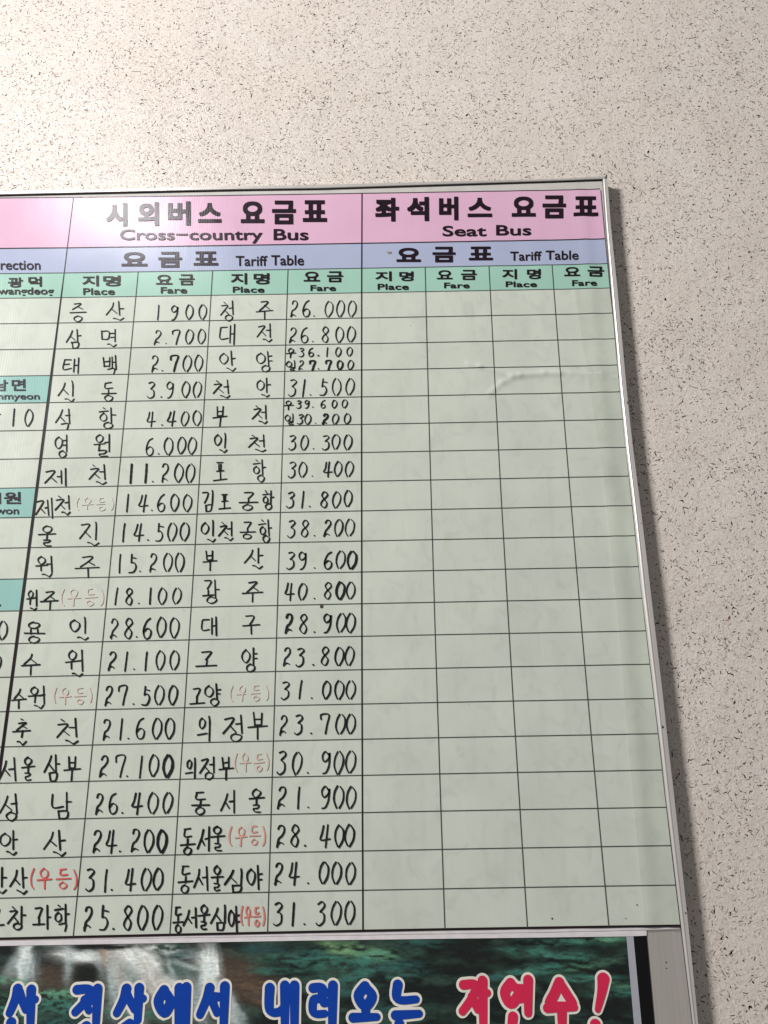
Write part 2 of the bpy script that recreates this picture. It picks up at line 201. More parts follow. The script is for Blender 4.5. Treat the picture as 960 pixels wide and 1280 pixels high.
FARES = [(1,1,[('1',-4088,-547,171,-4,-25,333),('9',-3771,-549,171,-4,-23,333),('0',-3454,-552,171,-4,-21,333),('0',-3205,-554,171,-4,-19,333)]),(2,1,[('2',-4062,-1110,170,-4,-24,326),('.',-3837,-1113,50,-1,-4,58),('7',-3701,-1113,169,-4,-22,326),('0',-3450,-1115,169,-4,-21,326),('0',-3200,-1117,169,-4,-19,326)]),(3,1,[('2',-4059,-1714,175,-4,-27,354),('.',-3864,-1716,50,-1,-4,56),('7*',-3710,-1717,175,-4,-24,354),('0',-3439,-1719,175,-4,-23,354),('0',-3219,-1720,175,-4,-21,354)]),(4,1,[('3',-4085,-2286,173,-3,-27,346),('.',-3838,-2289,49,-1,-4,55),('9',-3732,-2289,173,-3,-24,346),('0',-3441,-2291,173,-3,-22,346),('0',-3211,-2292,173,-3,-21,346)]),(5,1,[('4',-4050,-2881,164,-3,-24,304),('.',-3786,-2883,49,-1,-4,54),('4',-3656,-2883,164,-3,-21,304),('0',-3414,-2885,164,-3,-20,304),('0',-3172,-2886,164,-3,-18,304)]),(6,1,[('6',-4040,-3477,175,-3,-28,355),('.',-3805,-3479,48,-1,-4,53),('0',-3681,-3479,175,-3,-25,355),('0',-3442,-3481,175,-3,-23,355),('0',-3247,-3482,175,-3,-22,355)]),(7,1,[('1*',-4340,-4038,179,-3,-32,371),('1*',-4058,-4040,179,-3,-29,371),('.',-3874,-4041,47,-1,-4,51),('2',-3703,-4041,178,-3,-27,371),('0',-3459,-4043,178,-3,-25,371),('0',-3245,-4044,178,-3,-23,371)]),(8,1,[('1',-4361,-4607,169,-3,-29,331),('4',-4068,-4609,169,-3,-27,331),('.',-3852,-4610,47,-1,-4,50),('6',-3732,-4610,169,-3,-24,331),('0',-3476,-4612,169,-3,-23,331),('0',-3264,-4613,169,-3,-21,331)]),(9,1,[('1',-4380,-5178,171,-3,-30,339),('4',-4111,-5180,171,-3,-28,339),('.',-3875,-5182,46,-1,-4,49),('5',-3735,-5181,171,-3,-25,339),('0',-3503,-5182,171,-3,-24,339),('0',-3272,-5184,171,-3,-22,339)]),(10,1,[('1',-4392,-5766,172,-3,-31,346),('5',-4164,-5767,172,-3,-29,346),('.',-3972,-5769,46,-1,-4,48),('2',-3797,-5769,172,-3,-27,346),('0',-3544,-5770,172,-3,-25,345),('0',-3321,-5771,172,-3,-23,345)]),(11,1,[('1',-4409,-6355,160,-3,-27,293),('8',-4165,-6356,160,-3,-25,293),('.',-3946,-6357,45,-1,-4,47),('1',-3799,-6357,159,-3,-23,293),('0',-3579,-6358,159,-3,-21,293),('0',-3328,-6359,159,-3,-20,293)]),(12,1,[('2',-4387,-6958,175,-3,-33,357),('8',-4143,-6958,175,-3,-31,357),('.',-3932,-6960,45,-1,-4,45),('6',-3809,-6959,175,-3,-28,357),('0',-3565,-6960,175,-3,-26,357),('0',-3343,-6961,175,-3,-25,357)]),(13,1,[('2',-4374,-7524,168,-3,-30,327),('1',-4140,-7525,168,-3,-29,327),('.',-3931,-7526,44,-1,-4,44),('1',-3796,-7526,168,-3,-26,327),('0',-3535,-7527,167,-3,-24,327),('0',-3301,-7527,167,-3,-23,327)]),(14,1,[('2',-4366,-8118,167,-2,-30,326),('7',-4130,-8118,167,-2,-29,326),('.',-3895,-8119,43,-1,-4,43),('5',-3736,-8119,167,-2,-26,326),('0',-3505,-8120,167,-2,-24,326),('0',-3280,-8120,167,-2,-23,326)]),(15,1,[('2',-4351,-8689,172,-2,-32,344),('1',-4123,-8690,172,-2,-31,344),('.',-3931,-8691,43,-1,-4,42),('6',-3788,-8690,172,-2,-28,344),('0',-3527,-8691,172,-2,-26,344),('0',-3292,-8691,172,-2,-24,344)]),(16,1,[('2',-4348,-9297,173,-2,-33,348),('7',-4083,-9298,173,-2,-31,348),('.',-3899,-9299,42,-1,-3,41),('1',-3740,-9299,173,-2,-28,348),('0',-3520,-9299,173,-2,-27,348),('0*',-3291,-9299,172,-2,-25,348)]),(17,1,[('2',-4361,-9877,167,-2,-32,326),('6',-4134,-9877,167,-2,-30,326),('.',-3928,-9878,42,-1,-3,40),('4',-3750,-9878,167,-2,-27,326),('0',-3486,-9878,167,-2,-25,326),('0',-3261,-9878,167,-2,-23,326)]),(18,1,[('2',-4354,-10465,171,-2,-34,342),('4',-4122,-10466,171,-2,-32,342),('.',-3915,-10467,41,0,-3,39),('2',-3736,-10466,171,-2,-29,342),('0',-3505,-10466,171,-2,-27,342),('0*',-3291,-10466,171,-2,-25,342)]),(19,1,[('3',-4385,-11038,166,-2,-32,321),('1',-4160,-11038,166,-2,-30,321),('.',-3998,-11039,41,0,-3,38),('4',-3763,-11038,166,-2,-27,321),('0',-3515,-11038,166,-2,-26,320),('0',-3325,-11038,166,-2,-24,320)]),(20,1,[('2',-4383,-11607,173,-2,-35,347),('5',-4132,-11607,173,-2,-33,347),('.',-3915,-11608,40,0,-3,37),('8',-3756,-11607,173,-2,-30,347),('0',-3518,-11607,173,-2,-28,347),('0',-3306,-11607,173,-2,-26,347)]),(1,3,[('2',-1418,-550,179,-4,-9,370),('6',-1173,-552,178,-4,-7,370),('.',-951,-555,51,-1,-1,59),('0',-731,-556,178,-4,-4,369),('0',-494,-558,178,-4,-2,369),('0',-258,-560,178,-4,-1,369)]),(2,3,[('2',-1419,-1131,175,-4,-9,352),('6',-1185,-1133,175,-4,-7,352),('.',-966,-1135,50,-1,-1,57),('8',-779,-1136,174,-4,-4,352),('0',-505,-1138,174,-4,-2,352),('0',-284,-1140,174,-4,-1,352)]),(3,3,[('우',-1464,-1460,186,-4,-5,214),('3',-1212,-1444,117,-2,-4,196),('6',-1026,-1446,117,-2,-3,196),('.*',-853,-1447,50,-1,-1,57),('1',-716,-1448,117,-2,-2,196),('0',-506,-1450,117,-2,-1,196),('0',-281,-1451,117,-2,0,196)]),(3,3,[('일',-1449,-1751,185,-4,-6,220),('2',-1224,-1735,121,-3,-4,202),('7*',-1008,-1737,121,-3,-3,202),('.',-849,-1738,49,-1,-1,56),('7*',-684,-1739,121,-3,-2,202),('0*',-460,-1741,121,-3,-1,202),('0',-267,-1742,121,-3,0,202)]),(4,3,[('3',-1393,-2298,176,-4,-9,363),('1',-1180,-2299,176,-4,-7,363),('.',-994,-2301,49,-1,-1,55),('5',-813,-2302,176,-4,-5,363),('0',-554,-2303,176,-4,-3,363),('0',-302,-2305,176,-4,-1,362)]),(5,3,[('우',-1474,-2577,182,-4,-5,187),('3',-1231,-2563,106,-2,-4,170),('9',-1079,-2564,106,-2,-3,170),('.',-944,-2565,49,-1,-1,54),('6',-775,-2566,106,-2,-2,170),('0',-563,-2567,106,-2,-1,170),('0',-366,-2568,106,-2,-1,170)]),(5,3,[('일',-1450,-2915,181,-4,-6,227),('3',-1219,-2900,126,-2,-4,210),('0',-1068,-2901,126,-2,-4,210),('.',-893,-2902,48,-1,-1,54),('2*',-751,-2903,126,-2,-2,210),('0',-548,-2904,126,-2,-2,210),('0',-329,-2905,126,-2,-1,210)]),(6,3,[('3',-1361,-3430,163,-3,-7,305),('0',-1137,-3431,163,-3,-6,305),('.',-916,-3433,48,-1,-1,53),('3',-749,-3433,163,-3,-4,305),('0',-548,-3435,163,-3,-2,305),('0',-332,-3436,163,-3,-1,305)]),(7,3,[('3',-1349,-3981,163,-3,-7,307),('0',-1157,-3982,163,-3,-6,307),('.',-929,-3984,47,-1,-1,51),('4',-714,-3985,163,-3,-3,306),('0',-515,-3986,163,-3,-2,306),('0',-316,-3987,163,-3,-1,306)]),(8,3,[('3',-1365,-4583,165,-3,-8,315),('1',-1161,-4584,165,-3,-6,315),('.',-971,-4585,47,-1,-1,50),('8',-768,-4586,165,-3,-4,315),('0',-542,-4587,165,-3,-2,315),('0',-323,-4588,165,-3,-1,315)]),(9,3,[('3',-1339,-5147,167,-3,-8,323),('8',-1108,-5148,166,-3,-6,323),('.',-875,-5150,46,-1,-1,49),('2',-709,-5150,166,-3,-4,323),('0',-509,-5151,166,-3,-2,323),('0',-301,-5152,166,-3,-1,323)]),(10,3,[('3',-1354,-5758,168,-3,-8,330),('9',-1133,-5759,168,-3,-7,330),('.',-866,-5761,46,-1,-1,48),('6',-690,-5761,168,-3,-4,330),('0',-465,-5762,168,-3,-2,330),('0*',-259,-5762,168,-3,-1,330)]),(11,3,[('4',-1352,-6317,162,-3,-8,308),('0',-1120,-6318,162,-3,-6,307),('.',-858,-6320,45,-1,-1,47),('8',-682,-6320,162,-3,-3,307),('0*',-460,-6320,162,-3,-2,307),('0',-278,-6321,162,-3,-1,307)]),(12,3,[('2*',-1342,-6920,171,-3,-9,343),('8',-1113,-6921,171,-3,-7,343),('.',-849,-6923,44,-1,-1,45),('9',-690,-6922,171,-3,-4,343),('0',-461,-6923,171,-3,-2,343),('0',-282,-6924,171,-3,-1,342)]),(13,3,[('2',-1361,-7494,165,-2,-8,320),('3',-1134,-7494,165,-2,-7,320),('.',-861,-7496,44,-1,-1,44),('8',-709,-7496,165,-2,-4,320),('0',-476,-7496,165,-2,-2,320),('0',-298,-7497,165,-2,-1,320)]),(14,3,[('3',-1378,-8060,162,-2,-8,305),('1',-1121,-8060,161,-2,-7,305),('.',-878,-8062,43,-1,-1,43),('0',-688,-8062,161,-2,-4,305),('0',-471,-8062,161,-2,-2,305),('0',-276,-8063,161,-2,-1,305)]),(15,3,[('2',-1398,-8645,166,-2,-9,324),('3',-1141,-8645,166,-2,-7,324),('.',-876,-8647,43,-1,-1,42),('7',-698,-8646,166,-2,-4,324),('0',-457,-8647,166,-2,-2,324),('0',-278,-8647,166,-2,-1,324)]),(16,3,[('3',-1407,-9286,175,-2,-10,360),('0',-1170,-9286,175,-2,-8,360),('.',-921,-9287,42,-1,-1,41),('9',-696,-9287,175,-2,-4,360),('0',-472,-9287,175,-2,-3,360),('0',-282,-9287,175,-2,-1,360)]),(17,3,[('2',-1403,-9827,170,-2,-10,339),('1',-1129,-9828,170,-2,-8,339),('.',-909,-9829,42,-1,-1,40),('9',-700,-9828,170,-2,-4,339),('0',-466,-9829,170,-2,-2,339),('0',-279,-9829,170,-2,-1,338)]),(18,3,[('2',-1399,-10417,168,-2,-10,330),('8',-1168,-10417,167,-2,-8,330),('.',-950,-10418,41,-1,-1,39),('4',-680,-10417,167,-2,-4,329),('0',-462,-10417,167,-2,-2,329),('0',-296,-10418,167,-2,-1,329)]),(19,3,[('2',-1408,-10978,165,-2,-9,321),('4',-1173,-10978,165,-2,-8,321),('.',-889,-10979,41,0,-1,38),('0',-711,-10979,165,-2,-4,321),('0',-487,-10979,165,-2,-2,321),('0',-287,-10979,165,-2,-1,321)]),(20,3,[('3',-1413,-11571,169,-2,-10,335),('1',-1173,-11571,169,-2,-8,335),('.',-935,-11572,40,0,-1,37),('3',-735,-11571,169,-2,-5,335),('0',-507,-11571,169,-2,-3,335),('0',-289,-11571,169,-2,-1,335)]),(5,-1,[(':',-6908,-2825,176,-3,-48,356),('1',-6672,-2826,176,-3,-46,356),('0',-6375,-2828,176,-3,-44,356)]),(12,-1,[('0',-6324,-6942,169,-3,-44,329)]),(13,-1,[('0',-6363,-7501,160,-2,-40,293)])]
NOTES = [(8,0.12,[('(',-5218,-4560,55,-1,-26,252),('우',-5108,-4562,207,-4,-26,252),('등',-4845,-4567,207,-4,-24,252),(')',-4583,-4572,55,-1,-23,252)]),(11,0.35,[('(',-5299,-6355,61,-1,-34,308),('우',-5177,-6357,229,-4,-33,308),('등',-4887,-6362,229,-4,-31,308),(')',-4597,-6366,61,-1,-29,308)]),(14,0.4,[('(',-5233,-8078,52,-1,-31,272),('우',-5128,-8080,196,-3,-30,272),('등',-4879,-8083,196,-3,-28,272),(')',-4631,-8087,52,-1,-27,272)]),(14,0.3,[('(',-2239,-8067,52,-1,-12,258),('우',-2135,-8069,195,-3,-11,258),('등',-1888,-8073,195,-3,-10,258),(')',-1641,-8076,52,-1,-8,258)]),(16,0.5,[('(',-2113,-9225,45,-1,-13,284),('우',-2022,-9226,170,-2,-12,283),('등',-1806,-9229,170,-2,-11,283),(')',-1590,-9232,45,-1,-9,283)]),(18,0.75,[('(',-2151,-10383,47,-1,-14,293),('우',-2057,-10384,176,-2,-13,293),('등',-1834,-10387,176,-2,-11,293),(')',-1612,-10390,47,-1,-10,293)]),(19,1,[('(',-5274,-10992,60,-1,-36,298),('우',-5153,-10994,226,-3,-35,298),('등',-4867,-10997,225,-3,-33,297),(')',-4582,-11000,60,-1,-31,297)]),(20,0.9,[('(',-1909,-11566,30,0,-11,266),('우',-1849,-11566,113,-1,-11,266),('등',-1706,-11568,112,-1,-10,266),(')',-1563,-11569,30,0,-9,265)])]
WORDS = [('title',[('시',-5248,1720,444,-11,-54,587),('외',-4589,1714,439,-11,-48,596),('버',-3969,1709,473,-11,-42,606),('스',-3350,1764,485,-12,-29,495),('요',-2468,1732,489,-12,-23,545),('금',-1823,1687,494,-12,-18,595),('표',-1190,1731,498,-12,-10,545)]),('latin',[('Cross−country',-4924,1286,2935,-69,-30,347),('Bus',-1779,1290,715,-17,-8,277)]),('title',[('요',-4843,730,529,-12,-30,340),('금',-4092,683,481,-11,-28,378),('표',-3381,715,503,-12,-20,339)]),('plain',[('Tariff',-2526,680,644,-15,-11,247),('Table',-1809,679,663,-15,-8,245)]),('head',[('지',-5592,269,333,-8,-26,255),('명',-5172,260,355,-8,-24,255)]),('latin',[('Place',-5555,65,638,-14,-16,159)]),('head',[('지',-2606,247,329,-7,-12,264),('명',-2148,237,321,-7,-10,264)]),('latin',[('Place',-2557,50,634,-14,-6,139)]),('head',[('지',288,259,328,-7,2,228),('명',767,248,288,-7,4,228)]),('latin',[('Place',334,51,621,-14,1,141)]),('head',[('지',2821,248,295,-7,13,237),('명',3316,237,277,-6,15,237)]),('latin',[('Place',2882,59,619,-14,8,131)]),('head',[('요',-4111,277,332,-8,-17,232),('금',-3646,252,315,-7,-17,255)]),('latin',[('Fare',-3999,64,529,-12,-11,151)]),('head',[('요',-1147,282,329,-7,-4,232),('금',-678,256,325,-7,-2,255)]),('latin',[('Fare',-1007,53,511,-12,-2,139)]),('head',[('요',1520,274,313,-7,7,213),('금',1998,248,319,-7,10,235)]),('latin',[('Fare',1656,58,509,-12,5,133)]),('head',[('요',4060,292,318,-7,17,212),('금',4520,266,334,-8,21,235)]),('latin',[('Fare',4200,53,491,-11,11,137)]),('title',[('좌',298,1705,493,-12,5,595),('석',950,1700,456,-11,12,605),('버',1609,1703,398,-10,19,594),('스',2198,1769,502,-12,21,483),('요',3102,1757,491,-12,30,503),('금',3729,1702,481,-12,41,573),('표',4366,1736,503,-12,41,492)]),('latin',[('Seat',1666,1304,895,-21,9,258),('Bus',2757,1300,715,-17,14,256)]),('title',[('요',719,706,492,-11,6,338),('금',1444,680,465,-11,11,373),('표',2178,711,483,-11,14,328)]),('plain',[('Tariff',3007,682,633,-15,13,221),('Table',3722,685,658,-15,16,221)]),('plain',[('Direction',-7572,706,1090,-25,-32,233)]),('head',[('광',-7093,275,308,-7,-31,238),('덕',-6682,285,275,-6,-29,239)]),('latin',[('Kwangdeog',-7420,65,1285,-29,-30,218)]),('head',[('남',-7051,-2071,263,-5,-33,244),('면',-6716,-2073,275,-6,-33,256)]),('latin',[('Nammyeon',-7329,-2290,1186,-24,-26,181)]),('head',[('시',-6928,-4404,318,-6,-31,222),('원',-6558,-4411,317,-6,-31,238)]),('latin',[('Siwon',-6840,-4610,588,-10,-19,142)]),('latin',[('.',-6395,-6352,40,-1,-6,44)])]
RAIL_IN = [[5039,2581],[4994,1433],[4954,-26],[4908,-2160],[4901,-2839],[4893,-3500],[4898,-4773],[4885,-6127],[4899,-7956],[4904,-9012],[4900,-9771],[4914,-11675],[4925,-12996],[4927,-14435]]
RAIL_OUT = [[5144,2545],[5100,1400],[5085,-56],[5041,-2184],[5032,-2862],[5030,-3522],[5044,-4791],[5049,-6142],[5052,-7966],[5044,-9019],[5045,-9776],[5032,-11675],[5009,-12992],[5008,-14427]]
TOP_UP = [[-9579,2650],[-7556,2651],[-5873,2644],[-2518,2645],[-844,2646],[4160,2677],[5145,2718]]
TOP_LO = [[-9565,2563],[-7544,2560],[-5865,2566],[-2515,2571],[-843,2558],[4156,2627],[5088,2649]]
TOP_CT = [[-9580,2551],[-7557,2552],[-5875,2558],[-2519,2557],[-846,2548],[4160,2609],[5093,2621]]
POST = {'pic': [[-7149,-11817],[-5649,-11810],[-669,-11784],[4069,-11779],[4059,-12988],[4051,-14328],[-6688,-14538]],'tape': [[-7160,-11748],[-5658,-11742],[-670,-11725],[3050,-11717],[4385,-11703],[4381,-11777],[4068,-11785],[-669,-11789],[-5648,-11815],[-7148,-11821]],'grey': [[4069,-11779],[4176,-11781],[4172,-12989],[4161,-14329],[4051,-14328],[4059,-12988]],'black': [[4176,-11781],[4381,-11775],[4367,-12991],[4351,-14331],[4161,-14329],[4172,-12989]],'edge': [[-7160,-11748],[-5659,-11737],[-670,-11723],[3050,-11714],[4905,-11689]]}
LETTERS = [('blue','산',[[[-5297,-12418],[-5316,-12560],[-5378,-12745]],[[-5267,-12462],[-5139,-12704]],[[-5087,-12431],[-5037,-12943]],[[-5069,-12574],[-5009,-12564]],[[-5337,-12875],[-5319,-13111],[-4943,-13115]]]),('blue','정',[[[-4385,-12438],[-4176,-12440],[-4223,-12582],[-4378,-12744]],[[-4248,-12582],[-4173,-12724]],[[-4067,-12430],[-4047,-12888]],[[-4162,-12583],[-4076,-12584]],[[-4188,-12940],[-4287,-13036],[-4168,-13133],[-4045,-13038],[-4188,-12940]]]),('blue','상',[[[-3624,-12435],[-3660,-12588],[-3743,-12761]],[[-3619,-12501],[-3478,-12720]],[[-3429,-12426],[-3418,-12862]],[[-3429,-12579],[-3356,-12569]],[[-3535,-12914],[-3659,-13020],[-3517,-13128],[-3381,-13023],[-3535,-12914]]]),('blue','에',[[[-3046,-12463],[-3121,-12615],[-3024,-12768],[-2937,-12617],[-3046,-12463]],[[-2925,-12617],[-2827,-12618]],[[-2815,-12432],[-2787,-13050]],[[-2706,-12422],[-2676,-13083]]]),('blue','서',[[[-2349,-12437],[-2390,-12590],[-2476,-12795]],[[-2345,-12514],[-2222,-12776]],[[-2257,-12558],[-2135,-12560]],[[-2118,-12417],[-2107,-13142]]]),('blue','내',[[[-1431,-12446],[-1422,-12741],[-1287,-12775],[-1192,-12700]],[[-1200,-12416],[-1182,-13108]],[[-1182,-12613],[-1073,-12614]],[[-1053,-12417],[-1037,-13152]]]),('blue','려',[[[-771,-12453],[-625,-12454],[-647,-12586],[-756,-12617],[-754,-12791],[-584,-12803]],[[-599,-12520],[-490,-12522]],[[-598,-12651],[-489,-12652]],[[-466,-12423],[-473,-13115]]]),('blue','오',[[[22,-12439],[-75,-12569],[21,-12712],[131,-12572],[22,-12439]],[[33,-12712],[33,-12842]],[[-161,-12861],[202,-12854]]]),('blue','는',[[[523,-12422],[520,-12619],[799,-12622]],[[480,-12835],[842,-12817]],[[538,-12954],[535,-13135],[858,-13138]]]),('red','자',[[[1522,-12432],[1717,-12434],[1648,-12609],[1495,-12791]],[[1649,-12598],[1725,-12772]],[[1817,-12381],[1798,-13019]],[[1820,-12556],[1882,-12546]]]),('red','연',[[[2241,-12418],[2148,-12548],[2224,-12701],[2355,-12550],[2241,-12418]],[[2358,-12496],[2492,-12486]],[[2350,-12627],[2483,-12628]],[[2511,-12377],[2482,-12823]],[[2250,-12874],[2250,-13077],[2513,-13080]]]),('red','수',[[[2983,-12415],[2899,-12567],[2815,-12718],[2982,-12741],[3153,-12721],[3080,-12569],[2983,-12415]],[[2776,-12761],[3186,-12754]],[[2993,-12763],[2974,-13148]]]),('red','!',[[[3655,-12377],[3615,-12552],[3532,-12790]],[[3478,-12993],[3482,-13014]]])]
BLOBS = [(-0.4875,-1.2022,0.1119,0.027,1.0,0.0,(0.01,0.012,0.011),0.5,2),(-0.4822,-1.2268,0.0741,0.0178,1.0,0.0,(0.075,0.05,0.038),0.75,2),(-0.3842,-1.22,0.0272,0.0334,1.0,0.0,(0.01,0.012,0.011),0.4,2),(-0.3733,-1.2312,0.0616,0.0665,1.0,0.0,(0.12,0.13,0.12),0.5,2),(-0.2922,-1.2486,0.0613,0.0373,1.0,0.0,(0.17,0.17,0.155),0.55,2),(-0.1889,-1.2331,0.0491,0.0265,0.906,-0.423,(0.075,0.05,0.038),0.9,2),(-0.1453,-1.2523,0.0488,0.0175,0.94,-0.342,(0.12,0.075,0.05),0.8,1),(-0.526,-1.1927,0.0274,0.0102,0.035,-0.999,(0.36,0.43,0.43),1,0),(-0.5254,-1.2074,0.0224,0.0079,-0.087,-0.996,(0.8,0.84,0.82),1.1,0),(-0.5157,-1.2153,0.0174,0.0134,0.174,-0.985,(0.36,0.43,0.43),0.9,0),(-0.5424,-1.2106,0.0199,0.0067,-0.5,-0.866,(0.36,0.43,0.43),0.6,0),(-0.4494,-1.1868,0.0324,0.0045,0.99,-0.139,(0.36,0.43,0.43),0.8,0),(-0.4346,-1.1982,0.0336,0.0068,0.998,-0.07,(0.8,0.84,0.82),1.0,0),(-0.4519,-1.2104,0.0174,0.0056,-0.087,-0.996,(0.36,0.43,0.43),0.8,0),(-0.4064,-1.2075,0.0149,0.0056,0.174,-0.985,(0.36,0.43,0.43),0.7,0),(-0.4259,-1.2229,0.0198,0.0145,1.0,0.0,(0.01,0.012,0.011),1,2),(-0.3923,-1.1987,0.0273,0.0101,0.5,-0.866,(0.34,0.27,0.21),1.2,0),(-0.3768,-1.1921,0.0224,0.0079,0.94,-0.342,(0.34,0.27,0.21),1.0,2),(-0.3823,-1.2278,0.037,0.01,0.087,-0.996,(0.36,0.43,0.43),0.9,0),(-0.3669,-1.2346,0.0418,0.0088,0.259,-0.966,(0.42,0.42,0.4),0.9,0),(-0.3408,-1.2071,0.0421,0.0123,0.788,-0.616,(0.8,0.84,0.82),1.15,0),(-0.3146,-1.2274,0.0394,0.0111,0.743,-0.669,(0.8,0.84,0.82),1.1,0),(-0.3268,-1.2284,0.037,0.0111,0.574,-0.819,(0.45,0.43,0.4),0.9,0),(-0.2959,-1.2486,0.0294,0.0099,0.5,-0.866,(0.42,0.4,0.37),0.9,0),(-0.3469,-1.2535,0.0416,0.0099,0.174,-0.985,(0.36,0.43,0.43),0.7,0),(-0.3999,-1.1839,0.0549,0.0045,1.0,0.0,(0.01,0.012,0.011),1.1,2),(-0.2999,-1.1895,0.0348,0.0056,0.995,-0.105,(0.8,0.84,0.82),1.0,1),(-0.282,-1.1976,0.0248,0.0045,0.985,-0.174,(0.36,0.43,0.43),0.9,1),(-0.2673,-1.1955,0.0298,0.0068,1.0,0.0,(0.022,0.06,0.06),0.8,2),(-0.2856,-1.2188,0.0271,0.01,1.0,0.0,(0.07,0.11,0.1),1,2),(-0.2737,-1.2111,0.0198,0.0034,0.966,-0.259,(0.36,0.43,0.43),0.9,0),(-0.2955,-1.2176,0.0148,0.0033,0.342,-0.94,(0.36,0.43,0.43),0.8,0),(-0.2365,-1.2138,0.0222,0.0112,0.087,-0.996,(0.8,0.84,0.82),1.15,0),(-0.2428,-1.2337,0.0246,0.0088,-0.087,-0.996,(0.36,0.43,0.43),0.9,0),(-0.2224,-1.2493,0.0416,0.0088,0.574,-0.819,(0.8,0.84,0.82),0.75,0),(-0.2017,-1.2735,0.0365,0.0098,0.574,-0.819,(0.36,0.43,0.43),0.9,0),(-0.251,-1.2621,0.0317,0.0109,0.5,-0.866,(0.36,0.43,0.43),0.7,0),(-0.5395,-1.2328,0.0296,0.0055,0.99,-0.139,(0.1,0.25,0.16),1.1,1),(-0.4821,-1.25,0.0491,0.0077,1.0,0.0,(0.1,0.25,0.16),1.2,1),(-0.4618,-1.2666,0.044,0.0087,1.0,0.0,(0.045,0.155,0.12),1.2,1),(-0.5286,-1.2703,0.0318,0.0109,1.0,0.0,(0.045,0.155,0.12),1,1),(-0.4777,-1.2881,0.0609,0.0086,1.0,0.0,(0.03,0.095,0.085),1,1),(-0.3814,-1.2782,0.0244,0.0065,1.0,0.0,(0.045,0.155,0.12),1,1),(-0.3204,-1.281,0.0292,0.0065,1.0,0.0,(0.045,0.155,0.12),0.9,1),(-0.1535,-1.19,0.0322,0.0068,1.0,0.0,(0.022,0.06,0.06),1,2),(-0.1159,-1.2061,0.0494,0.0056,1.0,0.0,(0.045,0.155,0.12),0.9,1),(-0.0729,-1.1987,0.0321,0.0056,1.0,0.0,(0.03,0.095,0.085),1,1),(-0.134,-1.2204,0.0418,0.0044,1.0,0.0,(0.045,0.155,0.12),0.7,1),(-0.0173,-1.1937,0.042,0.0101,0.99,-0.139,(0.16,0.3,0.15),1.2,1),(0.0197,-1.1997,0.0321,0.009,1.0,0.0,(0.1,0.25,0.16),1.2,1),(-0.0296,-1.2104,0.0616,0.01,1.0,0.0,(0.045,0.155,0.12),1.2,1),(0.0011,-1.2296,0.0539,0.0088,1.0,0.0,(0.045,0.155,0.12),1,1),(0.0563,-1.2213,0.0417,0.01,1.0,0.0,(0.03,0.095,0.085),1.1,1),(-0.0417,-1.2457,0.0488,0.011,1.0,0.0,(0.03,0.095,0.085),0.9,1),(0.0817,-1.1857,0.042,0.0068,1.0,0.0,(0.03,0.095,0.085),0.8,1),(0.1794,-1.2092,0.0491,0.029,1.0,0.0,(0.01,0.012,0.011),0.6,2),(0.3039,-1.1859,0.0616,0.0056,1.0,0.0,(0.045,0.155,0.12),1.1,1),(0.3657,-1.1831,0.032,0.0045,1.0,0.0,(0.1,0.25,0.16),1.1,1),(0.2903,-1.2026,0.0736,0.0067,0.995,-0.105,(0.045,0.155,0.12),1.1,1),(0.3504,-1.2166,0.0488,0.0055,0.99,0.139,(0.1,0.25,0.16),0.8,1),(0.2519,-1.2266,0.0537,0.0066,0.995,0.105,(0.045,0.155,0.12),1,1),(0.2026,-1.2339,0.0366,0.0055,1.0,0.0,(0.03,0.095,0.085),1,1),(0.3425,-1.2364,0.0486,0.0055,1.0,0.0,(0.045,0.155,0.12),1.1,1),(0.3901,-1.2468,0.0315,0.0044,1.0,0.0,(0.1,0.25,0.16),0.9,1),(0.3769,-1.2586,0.0314,0.0054,1.0,0.0,(0.045,0.155,0.12),1.2,1),(0.2977,-1.2655,0.0604,0.0087,1.0,0.0,(0.01,0.012,0.011),0.7,2),(0.3929,-1.2794,0.024,0.0108,1.0,0.0,(0.01,0.012,0.011),0.8,2),(0.1283,-1.2638,0.0485,0.0109,1.0,0.0,(0.01,0.012,0.011),0.6,2),(0.0312,-1.2736,0.0605,0.0087,1.0,0.0,(0.03,0.095,0.085),0.7,1)]
MARKS = [[577,932],[-714,-6429],[4917,-1691],[4082,-11529],[4276,-11335],[2941,-11516],[3331,3207],[5127,2806],[5763,2053]]
SCUFFS = [[4983,-8610],[5008,-11459],[5024,-2589],[5020,-5006],[4641,-12156],[4637,-12239]]
WRINK = [[2060,-1666],[2288,-1723],[2889,-1945],[3505,-1888],[4571,-1945],[5024,-1989],[2442,-2315],[2698,-2080],[3043,-1931],[3810,-1912],[4441,-4136],[4437,-6411],[4392,-9133],[4364,-11555]]

